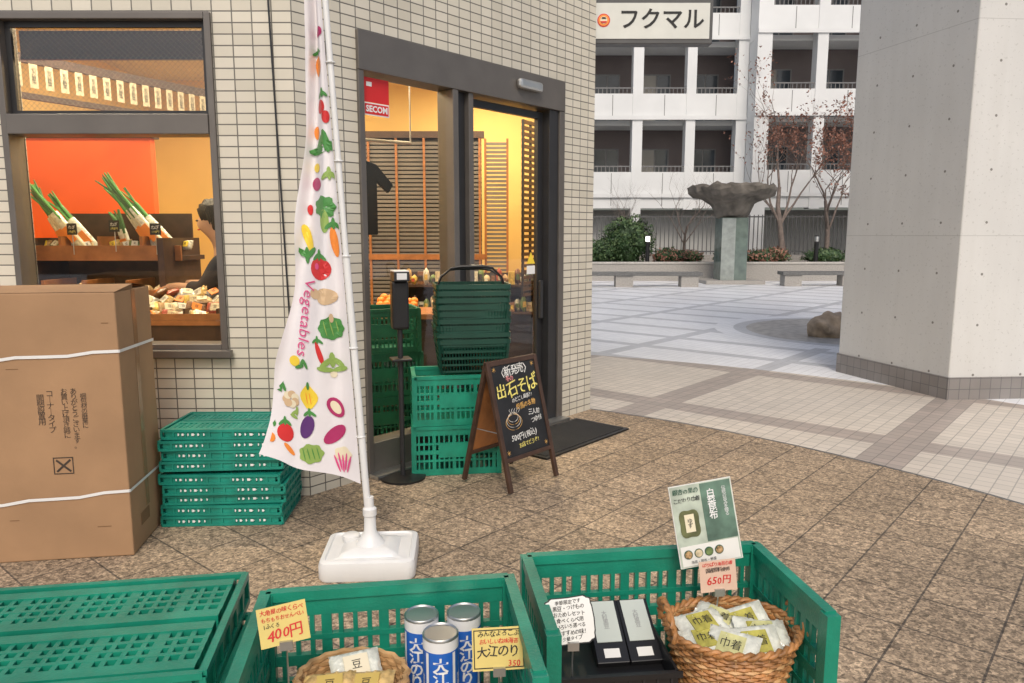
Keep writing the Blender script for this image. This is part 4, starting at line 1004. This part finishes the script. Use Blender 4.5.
ls=root('wooden_lattice_screen',(-1.2,8.2,.03),'wood framed screen with dark brown horizontal slats','screen')
greyslat=M('brown grey slat',(.16,.145,.135),.5,var=.25,scale=2)
mb=MB()
for i in range(7): xx=-.95+i*.30; mb.b2(xx-.012,xx+.012,-.03,.03,0,2.5,wood)
mb.b2(-1.0,.9,-.035,.035,2.5,2.57,dwood); mb.b2(-1.0,.9,-.034,.034,1.2,1.26,wood); mb.obj('screen_frame',ls)
mb=MB(); z=.1
while z<2.46: mb.b2(-.97,.87,-.012,.004,z,z+.030,greyslat); z+=.044
mb.b2(-.97,.87,.012,.02,.1,2.5,M('screen backing',(.035,.028,.025),.8)); mb.obj('slats',ls)
s2_=root('wooden_lattice_screen',(-.17,8.25,.03),'narrow slatted screen panel beside the larger one','screen')
mb=MB()
for xx in(-.12,.12): mb.b2(xx-.012,xx+.012,-.03,.03,0,2.5,wood)
z=.1
while z<2.46: mb.b2(-.11,.11,-.012,.004,z,z+.030,greyslat); z+=.044
mb.obj('slats',s2_)
l2=root('wooden_lattice_screen',(.17,7.0,.03),'narrow dark slatted panel beside the entrance','screen',rz=R(60))
mb=MB()
for i in range(3): mb.b2(-.14+i*.14-.01,-.14+i*.14+.01,-.01,.01,.9,2.5,black)
for i in range(30): mb.b2(-.15,.15,-.012,.012,.9+i*.054,.93+i*.054,dwood)
mb.obj('lattice_bars',l2)
dt=root('display_counter',(-1.0,6.2,.03),'wooden counter stacked with mandarins and packaged food','counter')
mb=MB(); mb.b2(-.6,.75,-.3,.3,.80,.84,wood); mb.b2(-.57,.72,-.27,.27,0,.80,dwood); mb.obj('counter_body',dt)
for i in range(42):
    L=(-1.5+.42*(i%2)+.055*((i//2)%6)+r_.uniform(-.012,.012),5.98+.07*((i//12))+r_.uniform(-.01,.01),.905+.024*(i//12)+r_.uniform(0,.012))
    if i==0:
        mb=MB(); mb.ell((0,0,0),(.033,.033,.029),cO,12,8); m0=mb.obj('mandarin',loc=L,smooth=60,label='small orange mandarin piled on the counter',category='mandarin',group='mandarins on the counter')
    else: clone(m0,L,0)
gd=root('goods_rack',(-.3,7.2,.03),'rack of small packaged goods inside','rack')
for k in range(2):
    mb=MB(); mb.b2(-.8,.5,-.18,.18,.72+k*.26,.74+k*.26,dwood); mb.obj('rack_shelf',gd)
for xx in(-.81,.51):
    mb=MB(); mb.b2(xx-.01,xx+.01,-.18,.18,0,1.12,dwood); mb.obj('rack_side',gd)
mb=MB(); mb.b2(-.8,.5,.17,.18,0,1.1,dwood); mb.obj('rack_back',gd)
for k in range(2):
    for i in range(22):
        mm=pm[(i*5+k*3)%8]; h_=.09+.03*((i*7+k)%3)
        mb=MB()
        if i%3: mb.ell((0,0,h_/2),(.032,.03,h_/2),mm,12,8,.3,seed=i); mb.b2(-.016,.016,-.034,-.028,h_*.3,h_*.65,pm[(i+1)%8])
        else: mb.b2(-.028,.028,-.03,.03,0,h_,mm); mb.b2(-.02,.02,-.0315,-.0305,h_*.25,h_*.7,pm[(i+3)%8])
        mb.obj('food_package',loc=(-1.05+i*.058,7.08+.03*(i%2),.772+k*.26),rz=r_.uniform(-.3,.3),smooth=50,label='small food package on the rack',category='package',group='food packages on the rack')
for i in range(12):
    mb=MB(); h_=.13+.04*(i%3); mb.ell((0,0,h_/2),(.04,.035,h_/2),pm[(i*3+1)%8],12,8,.3,seed=i); mb.b2(-.02,.02,-.04,-.032,h_*.3,h_*.65,pm[(i+7)%8])
    mb.obj('food_package',loc=(-.62+.075*(i%6)+.0,6.05+.14*(i//6),.872),smooth=50,label='small food package on the counter',category='package',group='food packages on the counter')
ts=root('hanging_shirt',(-1.12,5.35,1.5),'dark navy T-shirt hanging on display','t-shirt',rz=R(35))
mb=MB(); pts=[(-.17,0),(.17,0),(.17,.38),(.26,.30),(.30,.36),(.17,.50),(.07,.53),(0,.51),(-.07,.53),(-.17,.50),(-.30,.36),(-.26,.30),(-.17,.38)]
mb.prism(pts,-.02,.02,blackc,RX90); mb.text('のり',.08,cye,up(0,-.0215,.3)); mb.obj('shirt',ts,bevel=.008)
mb=MB(); mb.tube([(0,0,.52),(0,0,.6),(.02,0,.62),(.02,0,.66)],.003,silver,6); mb.obj('hanger',ts)
mb=MB(); mb.tube([(-1.5,5.1,2.17),(-.75,5.62,2.17)],.012,silver,8); 
mb.tube([(-1.5,5.1,2.17),(-1.5,5.1,CH)],.006,silver,6);mb.tube([(-.75,5.62,2.17),(-.75,5.62,CH)],.006,silver,6); mb.obj('clothes_rail',label='thin metal rail hung from the ceiling for shirts',category='rail')
def lamp(x,y,rz,E):
    r=root('ceiling_lamp',(x,y,CH-.04),'warm fluorescent ceiling lamp, switched on','lamp',rz=rz,group='ceiling lamps in the shop')
    mb=MB(); mb.b2(-.6,.6,-.08,.08,.0,.038,white); mb.obj('housing',r)
    for sy in(-.04,.04):
        mb=MB(); mb.tube([(-.56,sy,-.02),(.56,sy,-.02)],.014,lampw,10); mb.obj('tube_lamp',r)
    li=bpy.data.lights.new('lamp light','AREA'); li.shape='RECTANGLE'; li.size=1.1; li.size_y=.15; li.energy=E; li.color=(1,.82,.55)
    o=bpy.data.objects.new('lamp_light',li); COL.objects.link(o); o.parent=r; o.location=(0,0,-.06)
lamp(-2.9,5.2,0,62); lamp(-1.7,5.6,R(45),55); lamp(-.4,6.6,R(49),60); lamp(-2.6,7.6,0,55); lamp(-.3,8.3,R(90),62)
# ------------------------------------------------------------------ person
def skinobj(name,vs,es,rs,mat,parent,sub=2,rooti=0):
    me=bpy.data.meshes.new(name); me.from_pydata(vs,es,[]); o=bpy.data.objects.new(name,me); COL.objects.link(o)
    me.materials.append(mat); sk=o.modifiers.new('s','SKIN'); sk.use_smooth_shade=True
    for i,r in enumerate(rs):
        d=me.skin_vertices[0].data[i]; d.radius=(r,r) if isinstance(r,(int,float)) else r; d.use_root=(i==rooti)
    ss=o.modifiers.new('ss','SUBSURF'); ss.levels=sub; ss.render_levels=sub
    o.parent=parent; return o
pe=root('person',(-1.80,5.02,.03),'person in black shirt reaching over the counter','person',rz=R(8))
pe.scale=(.98,.98,.98)
vs=[(.05,0,.92),(.0,0,1.1),(-.07,0,1.27),(-.11,0,1.38),(-.15,0,1.46),(-.19,0,1.53),(-.215,0,1.60),(-.21,0,1.67)]
es=[(i,i+1) for i in range(7)]; rs=[(.16,.12),(.14,.11),(.16,.115),(.10,.09),.055,.072,.088,.07]
vs.append((-.305,0,1.575)); es.append((6,8)); rs.append(.014)
for s in(-1,1):
    b=len(vs); vs+=[(-.09,s*.17,1.35),(-.22,s*.23,1.14),(-.43,s*.15,1.16),(-.49,s*.14,1.15)]; es+=[(3,b),(b,b+1),(b+1,b+2),(b+2,b+3)]; rs+=[.062,.045,.03,.034]
    for k in range(5):
        o_=(k-1.8)*.019; c=len(vs); L=[.045,.07,.078,.072,.055][k]
        vs+=[(-.53 if k else -.49,s*.14+o_*s-(.02*s if k==0 else 0),1.14),(-.53-L*.6,s*.14+o_*1.1*s-(.025*s if k==0 else 0),1.13),(-.53-L,s*.14+o_*1.1*s-(.02*s if k==0 else 0),1.11)]
        es+=[(b+3,c),(c,c+1),(c+1,c+2)]; rs+=[.010,.0085,.0075]
    b=len(vs); vs+=[(.02,s*.10,.82),(.0,s*.11,.47),(.04,s*.11,.09),(-.12,s*.12,.04)]; es+=[(0,b),(b,b+1),(b+1,b+2),(b+2,b+3)]; rs+=[.085,.058,.045,.035]
skinobj('body',vs,es,rs,skin,pe)
tv=[(.05,0,.88),(.0,0,1.1),(-.07,0,1.27),(-.11,0,1.40),(-.09,-.17,1.35),(-.22,-.23,1.14),(-.34,-.19,1.15),(-.09,.17,1.35),(-.22,.23,1.14),(-.34,.19,1.15)]
skinobj('shirt',tv,[(0,1),(1,2),(2,3),(3,4),(4,5),(5,6),(3,7),(7,8),(8,9)],[(.19,.15),(.175,.14),(.19,.145),(.13,.11),.08,.065,.052,.08,.065,.052],blackc,pe)
tv=[(.04,0,.90)]; te=[]; trr=[(.165,.13)]
for s in(-1,1):
    b=len(tv); tv+=[(.02,s*.10,.80),(.0,s*.11,.47),(.04,s*.11,.10)]; te+=[(0,b),(b,b+1),(b+1,b+2)]; trr+=[.10,.075,.06]
skinobj('trousers',tv,te,trr,blackc,pe)
mb=MB(); mb.ell((-.185,0,1.655),(.105,.096,.09),hairm,28,18,.18,fr=5); mb.ell((-.145,0,1.59),(.075,.090,.11),hairm,24,14,.18,fr=5)
for q in range(26):
    t=R(-110+q*8.4); mb.tube([(-.185+.06*math.cos(t),.085*math.sin(t),1.69),(-.19+.10*math.cos(t),.098*math.sin(t),1.64),(-.175+.095*math.cos(t)*(.4 if math.cos(t)<-.3 else 1),.100*math.sin(t),1.57 if math.cos(t)>-.3 else 1.625)],[.012,.011,.003],hairm,5)
mb.obj('hair',pe,smooth=80)
mb=MB()
for s in(-1,1): mb.ell((-.292,s*.033,1.595),(.01,.012,.007),ink,8,6)
mb.ell((-.292,0,1.535),(.008,.024,.006),cR,8,6); mb.obj('face_features',pe,smooth=80)
# ------------------------------------------------------------------ camera, light
cam=bpy.data.cameras.new('camera'); co=bpy.data.objects.new('camera',cam); COL.objects.link(co)
co.location=(0,0,1.5); co.rotation_euler=(R(90-8.2),0,0); cam.sensor_width=36; cam.lens=740/1024*36; cam.clip_end=500; cam.clip_start=.05
sc.camera=co
wd=bpy.data.worlds.new('World'); sc.world=wd; wd.use_nodes=True; nt=wd.node_tree
sky=nt.nodes.new('ShaderNodeTexSky'); sky.sky_type='NISHITA'; sky.sun_disc=False
EL,AZ=46,178
sky.sun_elevation=R(EL); sky.sun_rotation=R(AZ); sky.dust_density=4; sky.air_density=1; sky.ozone_density=.6
nt.links.new(sky.outputs[0],nt.nodes['Background'].inputs[0]); nt.nodes['Background'].inputs[1].default_value=.14
su=bpy.data.lights.new('sun','SUN'); su.energy=1.25; su.angle=R(20); su.color=(1,.95,.88)
so=bpy.data.objects.new('sun',su); COL.objects.link(so)
az=R(AZ); dv=Vector((math.sin(az)*math.cos(R(EL)),math.cos(az)*math.cos(R(EL)),math.sin(R(EL))))
so.rotation_euler=dv.to_track_quat('Z','Y').to_euler(); so.location=(0,-5,12)
